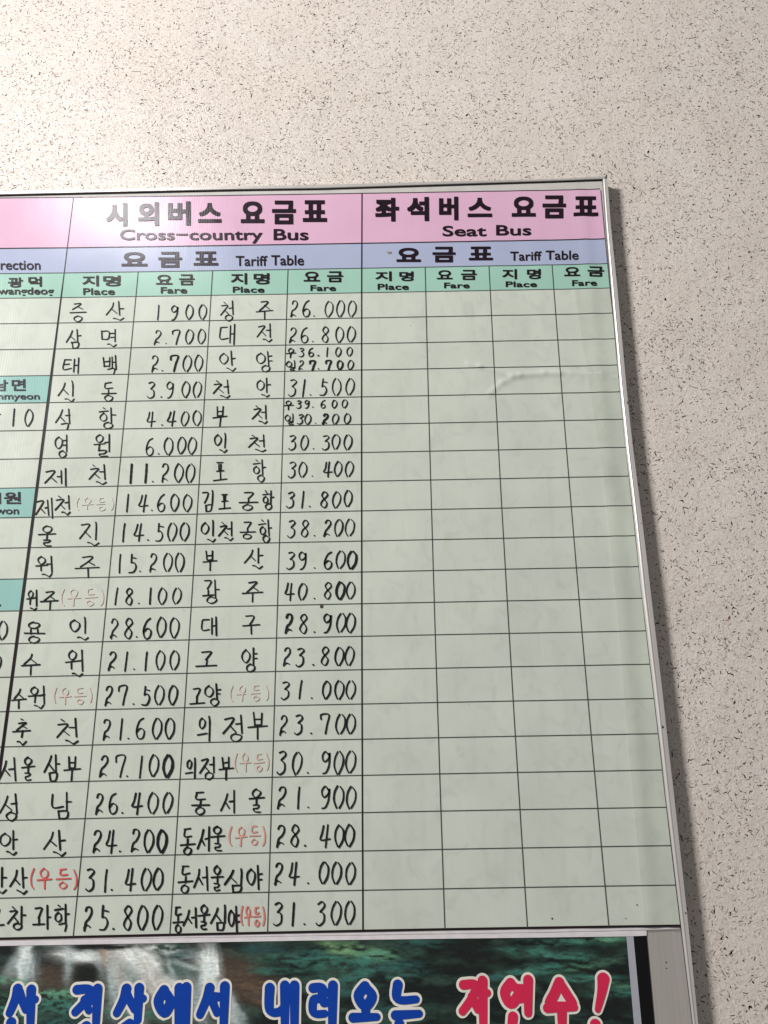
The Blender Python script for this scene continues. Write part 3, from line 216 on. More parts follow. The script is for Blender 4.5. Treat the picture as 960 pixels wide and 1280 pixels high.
# ------------------------------------------------------------------ materials of the board
M = dict(
 body   = print_mat('pale_green_print', (.60, .645, .565), .24, .03, smudge=.32),
 film   = print_mat('film_overlap_print', (.545, .59, .51), .24, .05, smudge=.32),
 pink   = print_mat('pink_print', (.70, .435, .585), .24, .02),
 blue   = print_mat('blue_print', (.40, .45, .61), .24, .02),
 green  = print_mat('mint_print', (.35, .58, .48), .24, .03),
 teal   = print_mat('teal_print', (.28, .52, .47), .24, .03),
 rule   = print_mat('rule_ink', (.055, .052, .053), .24, .05, .4),
 thick  = print_mat('thick_rule_ink', (.014, .008, .009), .24, .05, .4),
 ink    = print_mat('black_print_ink', (.014, .006, .012), .24, .05, .42),
 pen    = print_mat('marker_ink', (.014, .014, .016), .21, .3, .42),
 alu    = simple_mat('grey_aluminium', (.45, .42, .39), .42, .2, .05, (900, 900, 6), .25),
 rail   = simple_mat('rail_aluminium', (.58, .555, .53), .34, .3, .03, (60, 60, 9), .05),
 gap_dark   = simple_mat('dark_gap', (.055, .05, .05), .6),  # dark tone of the frame gap and of the shade painted in the top slot
 board  = simple_mat('backing_board', (.56, .54, .51), .5, 0, .05, (30, 30, 30)),
 white  = simple_mat('white_tape', (.74, .70, .72), .35, 0, .06, (50, 50, 120), .3),
 grey   = simple_mat('grey_border_tape', (.40, .41, .46), .4, 0, .03),
 black  = simple_mat('black_border', (.006, .006, .007), .55, 0, .05, spec=.15),
 lblue  = simple_mat('blue_letter_vinyl', (.003, .05, .36), .4, 0, .04, (20, 20, 20), spec=.25),
 lred   = simple_mat('red_letter_vinyl', (.66, .025, .085), .4, 0, .04, (20, 20, 20), spec=.25),
 cream  = simple_mat('cream_letter_outline', (.80, .77, .68), .4, 0, .04, (20, 20, 20)),
 stain  = simple_mat('brown_stain', (.33, .24, .16), .6, 0, .2, (300, 300, 300)),
 scrap  = simple_mat('dark_scrap', (.05, .03, .028), .6, 0, .3, (300, 300, 300)),
 nick   = simple_mat('pale_nick', (.8, .77, .72), .5),
)
def red_mat(k):
    return print_mat('red_marker_ink', (.66, .62-.51*k**2.0, .55-.45*k**1.8), .3, .03)

board = empty('fare_board', (0, 0, -1.55), 'large aluminium framed bus fare board with handwritten prices, mounted on the flecked wall', 'notice board')
def part(name, V, F, mat, smooth=False, parent=None, label=None):
    p = parent or board
    o = mesh(name, V, F, mat, None, smooth)
    root = p if p.parent is None else p.parent
    o.parent = p
    off = Vector(root.location) if p.parent is None else Vector((0, 0, 0))
    o.location = -off                         # vertices are written in world metres
    if label: o['label'] = label
    return o

# layers, metres in front of the sheet's plane
Y_CELL, Y_RULE, Y_PRINT, Y_PEN = -.0003, -.0008, -.0009, -.0011
def lerp(a, b, t): return a+(b-a)*t
def at_z(line, z):
    """x on a polyline (list of [x,z] in table units, z falling) at height z"""
    for a, b in zip(line, line[1:]):
        if b[1] <= z <= a[1]: return lerp(a[0], b[0], (a[1]-z)/(a[1]-b[1]))
    return line[0][0] if z > line[0][1] else line[-1][0]
def at_x(line, x):
    for a, b in zip(line, line[1:]):
        if a[0] <= x <= b[0]: return lerp(a[1], b[1], (x-a[0])/(b[0]-a[0]))
    a, b = (line[0], line[1]) if x < line[0][0] else (line[-2], line[-1])
    return lerp(a[1], b[1], (x-a[0])/(b[0]-a[0]))

# sheet surface: very slight buckling of the laminated sheet
SEG = [((WRINK[i], WRINK[i+1]), h) for i, h in ((0,.8),(1,1.),(2,.9),(3,.7),(4,.5))]+[((WRINK[i], WRINK[i+1]), .9) for i in (6,7,8)]
def dseg(x, z, a, b):
    ax, az, bx, bz = a[0]*T, a[1]*T, b[0]*T, b[1]*T
    t = max(0, min(1, ((x-ax)*(bx-ax)+(z-az)*(bz-az))/((bx-ax)**2+(bz-az)**2)))
    return math.hypot(x-ax-t*(bx-ax), z-az-t*(bz-az))
def relief(x, z):
    h = .00010*math.sin(x*31+2*math.sin(z*5))*math.sin(z*9+x*4)
    if x > .1:
        for (a, b), k in SEG:
            d = dseg(x, z, a, b)
            if d < .02: h += .0015*k*math.exp(-(d/.0058)**2)
        fx = at_z(WRINK[10:14], z/T)*T if z < .02 else WRINK[10][0]*T
        d = x-fx
        h += .0009*(1/(1+math.exp(-d/.0035)))*.9          # long fold near the right rail
        if d > 0: h += .00050*math.sin(d*150)
        h += .00030*math.sin((x-.25)*70+z*6)*math.exp(-((x-.33)/.12)**2)
    return -h
def lamina(name, L, Rr, T0, B0, nx, nz, mat, y, parent=None):
    """patch between left/right x-functions and top/bottom z-functions"""
    V, F = [], []
    for j in range(nz+1):
        for i in range(nx+1):
            u, v = i/nx, j/nz
            zt = lerp(T0[0][1], T0[1][1], u); zb = lerp(B0[0][1], B0[1][1], u)
            xt = lerp(T0[0][0], T0[1][0], u); xb = lerp(B0[0][0], B0[1][0], u)
            x, z = lerp(xt, xb, v)*T, lerp(zt, zb, v)*T
            V.append((x, y+relief(x, z), z))
    for j in range(nz):
        for i in range(nx):
            a = j*(nx+1)+i; F.append((a, a+nx+1, a+nx+2, a+1))
    return part(name, V, F, mat, True, parent)

HI = {'H0':0, 'H1':1, 'H2':2, 'H3':3}
def g(c, r): return GRID[r][c+1]              # c = -1 is the far left, 0..8 the column rules; r = 0..23
# backing: an aluminium composite panel with thickness, in two tones
x_r = lambda z: at_z([[p[0], p[1]] for p in RAIL_IN], z)
zt0, zt1 = TOP_CT[0], TOP_CT[-1]
zb = -15200
def slab(name, outline, y0, y1, mat):
    n = len(outline)
    V = [(x*T, y0, z*T) for x, z in outline]+[(x*T, y1, z*T) for x, z in outline]
    F = [tuple(range(n))[::-1], tuple(range(n, 2*n))]+[(i, (i+1) % n, n+(i+1) % n, n+i) for i in range(n)]
    o = part(name, V, F, mat)
    import bmesh
    bm = bmesh.new(); bm.from_mesh(o.data); bmesh.ops.recalc_face_normals(bm, faces=bm.faces); bm.to_mesh(o.data); bm.free()
    return o
RI = [list(p) for p in RAIL_IN]; RO = [list(p) for p in RAIL_OUT]
rin = lambda z: at_z(RI, z); rout = lambda z: at_z(RO, z)
slab('backing_board', [(-10700, at_x(TOP_CT, -10700))]+[(p[0], p[1]) for p in TOP_CT[1:]]+[(rin(g(8,23)[1])+20, g(8,23)[1]-20), (-10700, g(-1,23)[1]-20)], .0012, .010, M['board'])
slab('lower_panel', [(-10700, g(-1,23)[1]-25), (rin(g(8,23)[1])+20, g(8,23)[1]-25), (rin(-15200)+20, zb), (-10700, zb)], .0016, .010, M['alu'])

# printed sheets of the table
left_sheet = lamina('left_sheet', 0, 0, (g(-1,3), g(0,3)), (g(-1,23), g(0,23)), 20, 90, M['body'], 0)
mid_sheet = lamina('fare_sheet', 0, 0, (g(0,3), g(4,3)), (g(0,23), g(4,23)), 60, 110, M['body'], 0)
right_sheet = lamina('empty_fare_sheet', 0, 0, (g(4,3), g(8,3)), (g(4,23), g(8,23)), 200, 330, M['body'], 0)
V, F = [], []
for j in range(121):
    z = lerp(g(8,3)[1], g(8,23)[1], j/120)
    fx = at_z(WRINK[10:14], z) if z < WRINK[10][1] else lerp(WRINK[10][0], WRINK[10][0]-170, (z-WRINK[10][1])/3500)
    xr = at_z([g(8, r) for r in range(3, 24)], z)
    for i in range(9):
        x = lerp(fx, xr, i/8); V.append((x*T, -.00012+relief(x*T, z*T), z*T))
F = [(9*j+i, 9*j+9+i, 9*j+10+i, 9*j+1+i) for j in range(120) for i in range(8)]
part('film_overlap', V, F, M['film'], True)
for a, b in ((-1, 0), (0, 4), (4, 8)):
    for r, mname in ((0, 'pink'), (1, 'blue')):
        lamina('header_cell', 0, 0, (g(a,r), g(b,r)), (g(a,r+1), g(b,r+1)), 50, 12, M[mname], 0)
for a in range(-1, 8):
    lamina('column_header_cell', 0, 0, (g(a,2), g(a+1,2)), (g(a,3), g(a+1,3)), 14, 6, M['green'], 0)
for r, dx in ((6, 0), (10, 0), (13, 0)):
    A, B = list(g(0,r)), list(g(0,r+1))
    lamina('place_header_cell', 0, 0, ([A[0]-1500, at_x([g(-1,r), g(0,r)], A[0]-1500)], A), ([B[0]-1500, at_x([g(-1,r+1), g(0,r+1)], B[0]-1500)], B), 10, 6, M['teal'], -.0002)

def rule(name, pts, w, mat, y=Y_RULE, y_rel=True):
    V, F = [], []; n = len(pts)
    w = w if isinstance(w, (list, tuple)) else [w]*n
    sub = []
    for k in range(n-1):
        m_ = max(1, int(math.dist(pts[k], pts[k+1])/20))
        for i in range(m_): sub.append((lerp(pts[k][0], pts[k+1][0], i/m_), lerp(pts[k][1], pts[k+1][1], i/m_), lerp(w[k], w[k+1], i/m_)))
    sub.append((pts[-1][0], pts[-1][1], w[-1]))
    dx, dz = pts[-1][0]-pts[0][0], pts[-1][1]-pts[0][1]; l = math.hypot(dx, dz); nx, nz = -dz/l, dx/l
    for x, z, ww in sub:
        for s in (-.5, .5):
            X, Z = (x+nx*ww*s)*T, (z+nz*ww*s)*T; V.append((X, y+relief(x*T, z*T), Z))
    for i in range(len(sub)-1): F.append((2*i, 2*i+1, 2*i+3, 2*i+2))
    return part(name, V, F, mat)
# horizontal rules: left table, fare table, empty table
for r in range(24):
    w = {0: 15, 1: 19, 2: 11, 3: 11, 23: 33}.get(r, 13)
    mt = M['thick'] if r in (1, 23) else M['rule']
    for a, b in ((-1, 0), (0, 4), (4, 8)):
        rule('ruled_line', [g(c, r) for c in range(a, b+1)], w, mt)
# vertical rules
rule('thick_divider', [g(0, r) for r in range(0, 24)], [14]*3+[24, 30, 38, 48]+[52]*17, M['thick'], Y_RULE-.00004)
rule('divider', [g(4, r) for r in range(0, 24)], [22]*24, M['thick'], Y_RULE-.00004)
for c in (1, 2, 3, 5, 6, 7):
    rule('ruled_line', [g(c, r) for r in range(2, 24)], 14, M['rule'], Y_RULE-.00002)

# ------------------------------------------------------------------ pen strokes
def smooth(pts, m=5):
    if len(pts) < 3: return [tuple(lerp(a, b, i/4) for a, b in zip(pts[0], pts[1])) for i in range(5)] if len(pts) == 2 else pts
    P = [pts[0]]+list(pts)+[pts[-1]]; o = []
    for i in range(1, len(P)-2):
        p0, p1, p2, p3 = P[i-1:i+3]
        for k in range(m):
            t = k/m
            o.append(tuple(.5*((2*b)+(-a+c)*t+(2*a-5*b+4*c-d)*t*t+(-a+3*b-3*c+d)*t**3) for a, b, c, d in zip(p0, p1, p2, p3)))
    o.append(pts[-1]); return o
def ribbon(V, F, pts, w, y, jit=.12, nib=.3, cap=6, slope=0):
    n = len(pts); b0 = len(V); A = []; y_ = y
    for i, (x, z) in enumerate(pts):
        y = y_-slope*i/n
        a, b = pts[max(0, i-1)], pts[min(n-1, i+1)]
        dx, dz = b[0]-a[0], b[1]-a[1]; l = math.hypot(dx, dz) or 1e-9; dx /= l; dz /= l
        ww = (w[i] if isinstance(w, list) else w)*(1-nib*.5+nib*abs(dx*.45+dz*.89))*(1+random.uniform(-jit, jit)*.5)
        A.append((x, z, dx, dz, ww/2))
        V.append((x-dz*ww/2, y, z+dx*ww/2)); V.append((x+dz*ww/2, y, z-dx*ww/2))
    for i in range(n-1): F.append((b0+2*i, b0+2*i+2, b0+2*i+3, b0+2*i+1))
    for (x, z, dx, dz, r), s, i in ((A[0], -1, 0), (A[-1], 1, n-1)):       # round ends
        c0 = len(V); y = y_-slope*i/n
        for k in range(1, cap):
            t = math.pi*k/cap; V.append((x-dz*r*math.cos(t)+s*dx*r*math.sin(t), y, z+dx*r*math.cos(t)+s*dz*r*math.sin(t)))
        F.append((b0+2*i, *range(c0, c0+cap-1), b0+2*i+1) if s < 0 else (b0+2*i+1, *reversed(range(c0, c0+cap-1)), b0+2*i))
O_ = [(.5,1),(.12,.72),(.1,.3),(.48,0),(.88,.28),(.92,.7),(.5,1)]
JI = {'ㄱ':[[(.1,.9),(.85,.95),(.75,.5),(.45,0)]], 'ㄴ':[[(.05,1),(.12,.1),(.95,.15)]], 'ㄷ':[[(.15,.95),(.85,1)],[(.15,.9),(.12,.1),(.95,.15)]],
 'ㄹ':[[(.1,.95),(.85,1),(.75,.6),(.15,.5),(.1,.05),(.95,.1)]], 'ㅁ':[[(.12,.95),(.2,.05)],[(.1,.9),(.9,.95),(.8,.1),(.2,.05)]],
 'ㅂ':[[(.1,1),(.2,.05)],[(.85,1),(.8,.05)],[(.15,.5),(.8,.55)],[(.2,.05),(.8,.08)]], 'ㅅ':[[(.72,1),(.55,.6),(0,0)],[(.5,.52),(1,.15)]],
 'ㅇ':[O_], 'ㅈ':[[(.15,.9),(.85,1),(.6,.6),(0,0)],[(.52,.5),(1,.1)]], 'ㅊ':[[(.4,1.12),(.62,.98)],[(.15,.75),(.9,.82),(.55,.45),(0,-.05)],[(.5,.42),(1,.05)]],
 'ㅌ':[[(.15,1),(.85,1)],[(.2,.55),(.75,.58)],[(.2,.95),(.1,.05),(.95,.15)]], 'ㅍ':[[(.1,.95),(.9,1)],[(.35,.9),(.38,.15)],[(.68,.9),(.62,.15)],[(.05,.1),(.95,.15)]],
 'ㅎ':[[(.4,1.15),(.62,1.02)],[(.05,.75),(.95,.85)],[(.5,.62),(.18,.4),(.2,.08),(.5,-.05),(.82,.12),(.8,.42),(.5,.62)]]}
JF = dict(JI); JF['ㄴ'] = [[(.0,.85),(.25,.75),(.55,.25),(.7,.15),(1,.75)]]; JF['ㄹ'] = [[(.1,1),(.8,.95),(.6,.6),(.15,.5),(.3,.1),(.9,.15)]]
JF['ㄱ'] = [[(.1,.85),(.85,.95),(.75,.0)]]
VV = {'ㅏ':[[(.35,1.02),(.42,0)],[(.42,.5),(1,.52)]], 'ㅑ':[[(.35,1.02),(.42,0)],[(.42,.65),(1,.68)],[(.42,.38),(1,.4)]], 'ㅓ':[[(.75,1.02),(.8,0)],[(.05,.52),(.78,.55)]],
 'ㅕ':[[(.8,1.02),(.8,0)],[(.05,.68),(.78,.7)],[(.05,.4),(.78,.42)]], 'ㅣ':[[(.55,1.03),(.65,.75),(.6,0)]], 'ㅐ':[[(.2,.95),(.22,.05)],[(.22,.5),(.75,.52)],[(.78,1.02),(.8,-.05)]],
 'ㅔ':[[(.45,.9),(.45,.08)],[(.0,.5),(.42,.52)],[(.9,1.02),(.9,-.05)]]}
VH = {'ㅗ':[[(.5,1),(.5,.25)],[(0,.15),(1,.28)]], 'ㅜ':[[(0,.85),(1,.98)],[(.52,.9),(.5,0)]], 'ㅡ':[[(0,.45),(1,.6)]], 'ㅛ':[[(.35,1),(.35,.25)],[(.65,1),(.65,.25)],[(0,.2),(1,.25)]]}
CMP = {'ㅘ':('ㅗ','ㅏ'), 'ㅝ':('ㅜ','ㅓ'), 'ㅢ':('ㅡ','ㅣ'), 'ㅟ':('ㅜ','ㅣ')}
L_ = 'ㄱㄲㄴㄷㄸㄹㅁㅂㅃㅅㅆㅇㅈㅉㅊㅋㅌㅍㅎ'; V_ = 'ㅏㅐㅑㅒㅓㅔㅕㅖㅗㅘㅙㅚㅛㅜㅝㅞㅟㅠㅡㅢㅣ'
F_ = ['','ㄱ','ㄲ','ㄳ','ㄴ','ㄵ','ㄶ','ㄷ','ㄹ','ㄺ','ㄻ','ㄼ','ㄽ','ㄾ','ㄿ','ㅀ','ㅁ','ㅂ','ㅄ','ㅅ','ㅆ','ㅇ','ㅈ','ㅊ','ㅋ','ㅌ','ㅍ','ㅎ']
def put(st, box):
    x0, z0, x1, z1 = box
    return [[(lerp(x0, x1, a), lerp(z0, z1, b)) for a, b in s] for s in st]
def syllable(ch):
    k = ord(ch)-0xAC00; i, v, f = L_[k//588], V_[k % 588//28], F_[k % 28]
    if v in VV:
        wide = i in 'ㅅㅈㅊ'
        if f:
            fb = (.42, .02, .98, .2) if f == 'ㄴ' else (.3, 0, .88, .32) if f != 'ㄹ' else (.35, 0, .95, .36)
            s = put(JI[i], (0, .40 if not wide else .32, .6, .93))+put(VV[v], (.6, .30, 1, 1))+put(JF[f], fb)
        else: s = put(JI[i], (0, .12 if wide else .2, .56, .88))+put(VV[v], (.56, 0, 1, 1))
    elif v in VH:
        if f:
            fb = (.25, .0, .75, .20) if f == 'ㄴ' else (.2, 0, .78, .32)
            s = put(JI[i], (.2, .66, .8, 1))+put(VH[v], (0, .36, 1, .62))+put(JF[f], fb)
        else: s = put(JI[i], (.2, .5, .8, 1))+put(VH[v], (0, 0, 1, .5))
    else:
        a, b = CMP[v]
        if f:
            fb = (.35, 0, .9, .17) if f == 'ㄴ' else (.25, 0, .9, .3)
            s = put(JI[i], (.12, .64, .6, 1))+put(VH[a], (0, .3, .66, .6))+put(VV[b], (.62, .22, 1, 1))+put(JF[f], fb)
        else: s = put(JI[i], (.08, .48, .55, .95))+put(VH[a], (0, .12, .66, .45))+put(VV[b], (.66, 0, 1, 1))
    return s
DG = {'0':[[(.42,1),(.14,.74),(.06,.35),(.3,.02)],[(.62,.99),(.92,.75),(.86,.35),(.5,.02)]], '1':[[(.60,1),(.52,.6),(.42,0)]],
 '2':[[(.28,.83),(.42,.98),(.75,.97),(.84,.76),(.6,.52),(.3,.36),(.16,.02)],[(.16,.08),(.42,.2),(.72,.12)]],
 '3':[[(.22,.93),(.62,1),(.84,.84),(.42,.6)],[(.42,.6),(.76,.48),(.72,.16),(.3,0),(.04,.1)]],
 '4':[[(.36,.98),(.22,.62),(.06,.32),(.98,.36)],[(.74,1),(.62,.5),(.52,0)]],
 '5':[[(.42,1),(.34,.55)],[(.34,.56),(.68,.55),(.84,.3),(.56,.04),(.1,.02)],[(.42,.84),(.9,.78)]],
 '6':[[(.78,1),(.36,.82),(.1,.38),(.3,.02),(.72,.08),(.84,.36),(.5,.5),(.14,.34)]],
 '7':[[(.1,.72),(.16,.97),(.92,.98),(.68,.45),(.5,0)]],
 '8':[[(.82,.92),(.5,1),(.22,.8),(.45,.58),(.8,.3),(.55,.0),(.14,.18),(.3,.44),(.62,.6),(.86,.8),(.66,.98)]],
 '9':[[(.78,.82),(.45,1),(.14,.78),(.34,.52),(.76,.68),(.84,.92),(.76,.4),(.5,.06),(.2,.0)]],
 '.':[[(.4,.5),(.6,.45)]], ':':[[(.35,.72),(.42,.72)],[(.25,.22),(.32,.22)]], '(':[[(.9,1),(.2,.6),(.3,.2),(.9,0)]], ')':[[(.1,1),(.8,.6),(.7,.2),(.1,0)]]}
def written(name, glyphs, mat, pen, y=Y_PEN, parent=None, worn=0):
    V, F = [], []
    for ch, ox, oz, ux, uz, vx, vz in glyphs:
        bold = len(ch) > 1; ch = ch[0]
        st = DG[ch] if ch in DG else syllable(ch)
        h = math.hypot(vx, vz)
        dj = .035 if ch in DG else .030
        sh = (random.uniform(-.05, .05), random.uniform(-.02, .02))
        lean = random.uniform(-.06, .07)
        for s in st:
            j = (random.uniform(-dj, dj), random.uniform(-dj, dj))
            q = [(a+random.uniform(-dj, dj)*.6+j[0]+sh[0]+lean*b, b+random.uniform(-dj, dj)*.6+j[1]*.6+sh[1]) for a, b in s]
            if s is O_ or s[0] == s[-1]: q[-1] = (q[0][0]+.02, q[0][1]-.03)
            q = smooth(q)
            if random.random() < worn: q = q[:max(3, int(len(q)*random.uniform(.82, .95)))]      # worn stroke ends
            q = [((ox+ux*a+vx*b)*T, (oz+uz*a+vz*b)*T) for a, b in q]
            w = pen*(1.55 if bold else 1)*random.uniform(.88, 1.1)
            if ch == '.': w *= 1.25
            n0 = len(V); yy = y-.00003*random.random()+relief(q[0][0], q[0][1])
            ribbon(V, F, q, w*1.08, yy, .2, .55)
    return part(name, V, F, mat, parent=parent)
def pen_of(r): return lerp(.0019, .0024, r/20)
for row, col, gl in PLACES: written('handwritten_place', gl, M['pen'], pen_of(row))
for row, col, gl in FARES:
    small = any(c[0][0] in '우일' for c in gl)
    written('handwritten_fare', gl, M['pen'], .0019 if small else pen_of(row))
for row, k, gl in NOTES:
    o = written('handwritten_note', gl, red_mat(k), lerp(.0015, .0021, k), worn=max(0, .75-k))
    o['label'] = 'faded red bracketed note' if k < .6 else 'light red bracketed note'

# ------------------------------------------------------------------ printed lettering
def glyph_mesh(txt, bold):
    c = bpy.data.curves.new('type', 'FONT'); c.body = txt; c.offset = bold; c.resolution_u = 4; c.fill_mode = 'FRONT'; c.dimensions = '2D'
    o = bpy.data.objects.new('type', c); COL.objects.link(o); bpy.context.view_layer.update()
    me = bpy.data.meshes.new_from_object(o.evaluated_get(bpy.context.evaluated_depsgraph_get()))
    V = [tuple(v.co[:2]) for v in me.vertices]; F = [tuple(p.vertices) for p in me.polygons]
    bpy.data.objects.remove(o); bpy.data.meshes.remove(me); bpy.data.curves.remove(c)
    x0, x1 = min(v[0] for v in V), max(v[0] for v in V); z0, z1 = min(v[1] for v in V), max(v[1] for v in V)
    return [((x-x0)/(x1-x0), (z-z0)/(z1-z0)) for x, z in V], F
CACHE = {}
BOLD = {'title': .012, 'head': .012, 'latin': .014, 'plain': .010}
THICK = {'title': .030, 'head': .016, 'latin': .007, 'plain': .004}
for kind, runs in WORDS:
    groups_ = [[r] for r in runs] if kind in ('latin', 'plain') else [runs]
    for runs_ in groups_:
        V, F = [], []
        for txt, ox, oz, ux, uz, vx, vz in runs_:
            if (txt, kind) not in CACHE: CACHE[txt, kind] = glyph_mesh(txt, BOLD[kind])
            gv, gf = CACHE[txt, kind]
            U = math.hypot(ux, uz); H = math.hypot(vx, vz); e = THICK[kind]*H; ea, eb = e/U, e/H
            for k, (sx, sz) in enumerate(((0, 0), (1, 1), (-1, 1), (1, -1), (-1, -1))):      # heavy weight: the same outline struck five times
                b0 = len(V)
                for a, b in gv:
                    a = ea+a*(1-2*ea)+sx*ea; b = eb+b*(1-2*eb)+sz*eb
                    x, z = (ox+ux*a+vx*b)*T, (oz+uz*a+vz*b)*T; V.append((x, Y_PRINT-k*.00003+relief(x, z), z))
                F += [tuple(b0+i for i in f) for f in gf]
        part('printed_word', V, F, M['ink'])

# ------------------------------------------------------------------ aluminium rails
def sweep(name, A, B, prof, mat, label=None):
    """A and B: matching polylines (inner contact, outer front); prof: (fraction across, y, shift mm)"""
    V, F = [], []; n = len(prof)
    for a, b in zip(A, B):
        for t, y in prof: V.append((lerp(a[0], b[0], t)*T, y, lerp(a[1], b[1], t)*T))
    for i in range(len(A)-1):
        for k in range(n-1): F.append((i*n+k, i*n+k+1, (i+1)*n+k+1, (i+1)*n+k))
    F.append(tuple(range(n))); F.append(tuple(range((len(A)-1)*n, len(A)*n))[::-1])
    o = part(name, V, F, mat, False, label=label)
    import bmesh
    bm = bmesh.new(); bm.from_mesh(o.data); bmesh.ops.recalc_face_normals(bm, faces=bm.faces); bm.to_mesh(o.data); bm.free()
    return o
ri = [list(p) for p in RAIL_IN]; ro = [list(p) for p in RAIL_OUT]
ro[0][1] = ri[0][1]+60; ri[0][1] += 60
ri[-1][1] = ro[-1][1] = zb
for a, b in zip(ri, ro): b[1] = a[1]
right_rail = sweep('right_rail', ri, ro, [(.06, .001), (.10, -.0016), (.20, -.0034), (.34, -.0044), (.46, -.0042), (.52, -.0034), (.56, -.0036), (.97, -.0040), (1, -.0036), (1, .0225), (.06, .0225)], M['rail'])
rule('frame_gap', [(p[0]+2, p[1]) for p in ri], 12, M['gap_dark'], -.0001)
TU, TL, TC = [list(p) for p in TOP_UP], [list(p) for p in TOP_LO], [list(p) for p in TOP_CT]
for L in (TU, TL, TC):
    L[0][0] = -10900
V, F = [], []; n = 0
rows_ = []
for u, l, c in zip(TU, TL, TC):
    rows_.append([(c[0], .0225, l[1]-2), (l[0], -.0026, l[1]-2), (l[0], -.0035, l[1]+6), (u[0], -.0035, u[1]-6), (u[0], -.003, u[1]), (u[0], .0225, u[1]+4), (c[0], .0225, l[1])])
for r_ in rows_: V += [(x*T, y, z*T) for x, y, z in r_]
k_ = 7
for i in range(len(rows_)-1):
    for k in range(k_-1): F.append((i*k_+k, i*k_+k+1, (i+1)*k_+k+1, (i+1)*k_+k))
F += [tuple(range(k_)), tuple(range((len(rows_)-1)*k_, len(rows_)*k_))[::-1]]
top_rail = part('top_rail', V, F, M['rail'])
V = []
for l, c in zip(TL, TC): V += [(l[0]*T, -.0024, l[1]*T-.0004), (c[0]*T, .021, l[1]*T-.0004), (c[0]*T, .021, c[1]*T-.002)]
part('rail_channel', V, [(3*i+k, 3*i+k+1, 3*i+k+4, 3*i+k+3) for i in range(len(TL)-1) for k in (0, 1)], M['gap_dark'])  # dark sheet added inside the top rail's slot, its shade put in as colour
# left and bottom rails close the frame outside the picture
def bar(name, x0, x1, y0, y1, z0, z1, mat):
    V = [(x, y, z) for x in (x0, x1) for y in (y0, y1) for z in (z0, z1)]
    return part(name, V, [(0,1,3,2), (4,6,7,5), (0,4,5,1), (2,3,7,6), (0,2,6,4), (1,5,7,3)], mat)
bar('left_rail', -1.095, -1.07, -.004, .0225, zb*T, TU[0][1]*T, M['rail'])
bar('bottom_rail', -1.07, rout(-15200)*T, -.0042, .0225, zb*T-.018, zb*T, M['rail'])
# dark scrap caught in the mitre of the corner, and small stains on the sheet
def blob(name, c, rx, rz, mat, y, seed, n=9, parent=None):
    R = random.Random(seed); V = [(c[0]*T, y-.0002, c[1]*T)]
    for i in range(n):
        a = math.tau*i/n; r = R.uniform(.6, 1.15); V.append((c[0]*T+math.cos(a)*rx*r, y, c[1]*T+math.sin(a)*rz*r))
    return part(name, V, [(0, 1+(i+1) % n, 1+i) for i in range(n)], mat)
u = TU[-1]
V = [((u[0]+dx)*T, y, (u[1]+dz)*T) for dx, dz, y in ((-52,-55,-.0036),(-28,-62,-.004),(-6,-40,-.0042),(6,10,-.003),(-6,52,-.002),(-16,48,-.002),(-26,14,-.0035),(-40,-22,-.004))]
part('torn_corner_scrap', V+[(x, .004, z) for x, y, z in V], [tuple(range(8))]+[(i, (i+1) % 8, 8+(i+1) % 8, 8+i) for i in range(8)], M['scrap'])
blob('stain', MARKS[0], .0065, .0032, M['stain'], -.0009, 3)
blob('stain', MARKS[1], .0030, .0045, M['scrap'], -.0009, 4)
blob('stain', (MARKS[1][0]+14, MARKS[1][1]-12), .0025, .0035, M['scrap'], -.0009, 11)
for i, s in ((4, .0013), (5, .0016), (3, .0010)): blob('speck', MARKS[i], s, s, M['scrap'], -.0009, 5+i, 6)
for i, c in enumerate(SCUFFS): blob('scuff', c, (.0016, .0011, .0014, .0009, .0013, .0013)[i], (.0028, .0016, .0035, .0012, .0014, .0012)[i], M['scrap'], -.0046 if i < 4 else .0014, 70+i, 7)
R = random.Random(5)
for i in range(26):
    x, z = R.uniform(-5200, 4700), R.uniform(-8800, 2000)
    blob('speck', (x, z), R.uniform(.0004, .0009), R.uniform(.0004, .0008), M['scrap'], -.00125, 40+i, 5)

# ------------------------------------------------------------------ waterfall banner under the table
banner = empty('slogan_banner', (0, 0, -1.46), 'waterfall picture banner with blue and red outlined slogan letters, stuck below the price table', 'banner')
def bpart(name, V, F, mat, parent=None, smooth=False):
    p = parent or banner
    o = mesh(name, V, F, mat, None, smooth); o.parent = p
    if p is banner: o.location = -Vector(banner.location)
    return o
Yb = .0006
pc = POST['pic']                                # left, left, mid, right corner, right ...
def pic_point(u, v):
    x = lerp(pc[0][0], pc[3][0], u); zt = at_x([pc[0], pc[1], pc[2], pc[3]], x)
    xb = lerp(pc[6][0], pc[5][0], u); zb_ = lerp(pc[6][1], pc[5][1], u)
    return lerp(x, xb, v), lerp(zt, zb_, v)
def hash2(i, j, s=0):
    n = (i*374761393+j*668265263+s*974711) & 0xffffffff; n = ((n ^ (n >> 13))*1274126177) & 0xffffffff
    return ((n ^ (n >> 16)) & 0xffff)/65535
def vn(x, y, s=0):
    i, j = math.floor(x), math.floor(y); a, b = x-i, y-j; a = a*a*(3-2*a); b = b*b*(3-2*b)
    return lerp(lerp(hash2(i, j, s), hash2(i+1, j, s), a), lerp(hash2(i, j+1, s), hash2(i+1, j+1, s), a), b)
def fbm(x, y, s=0, o=4): return sum(vn(x*2**k, y*2**k, s+k)*.5**k for k in range(o))/(2-.5**(o-1))
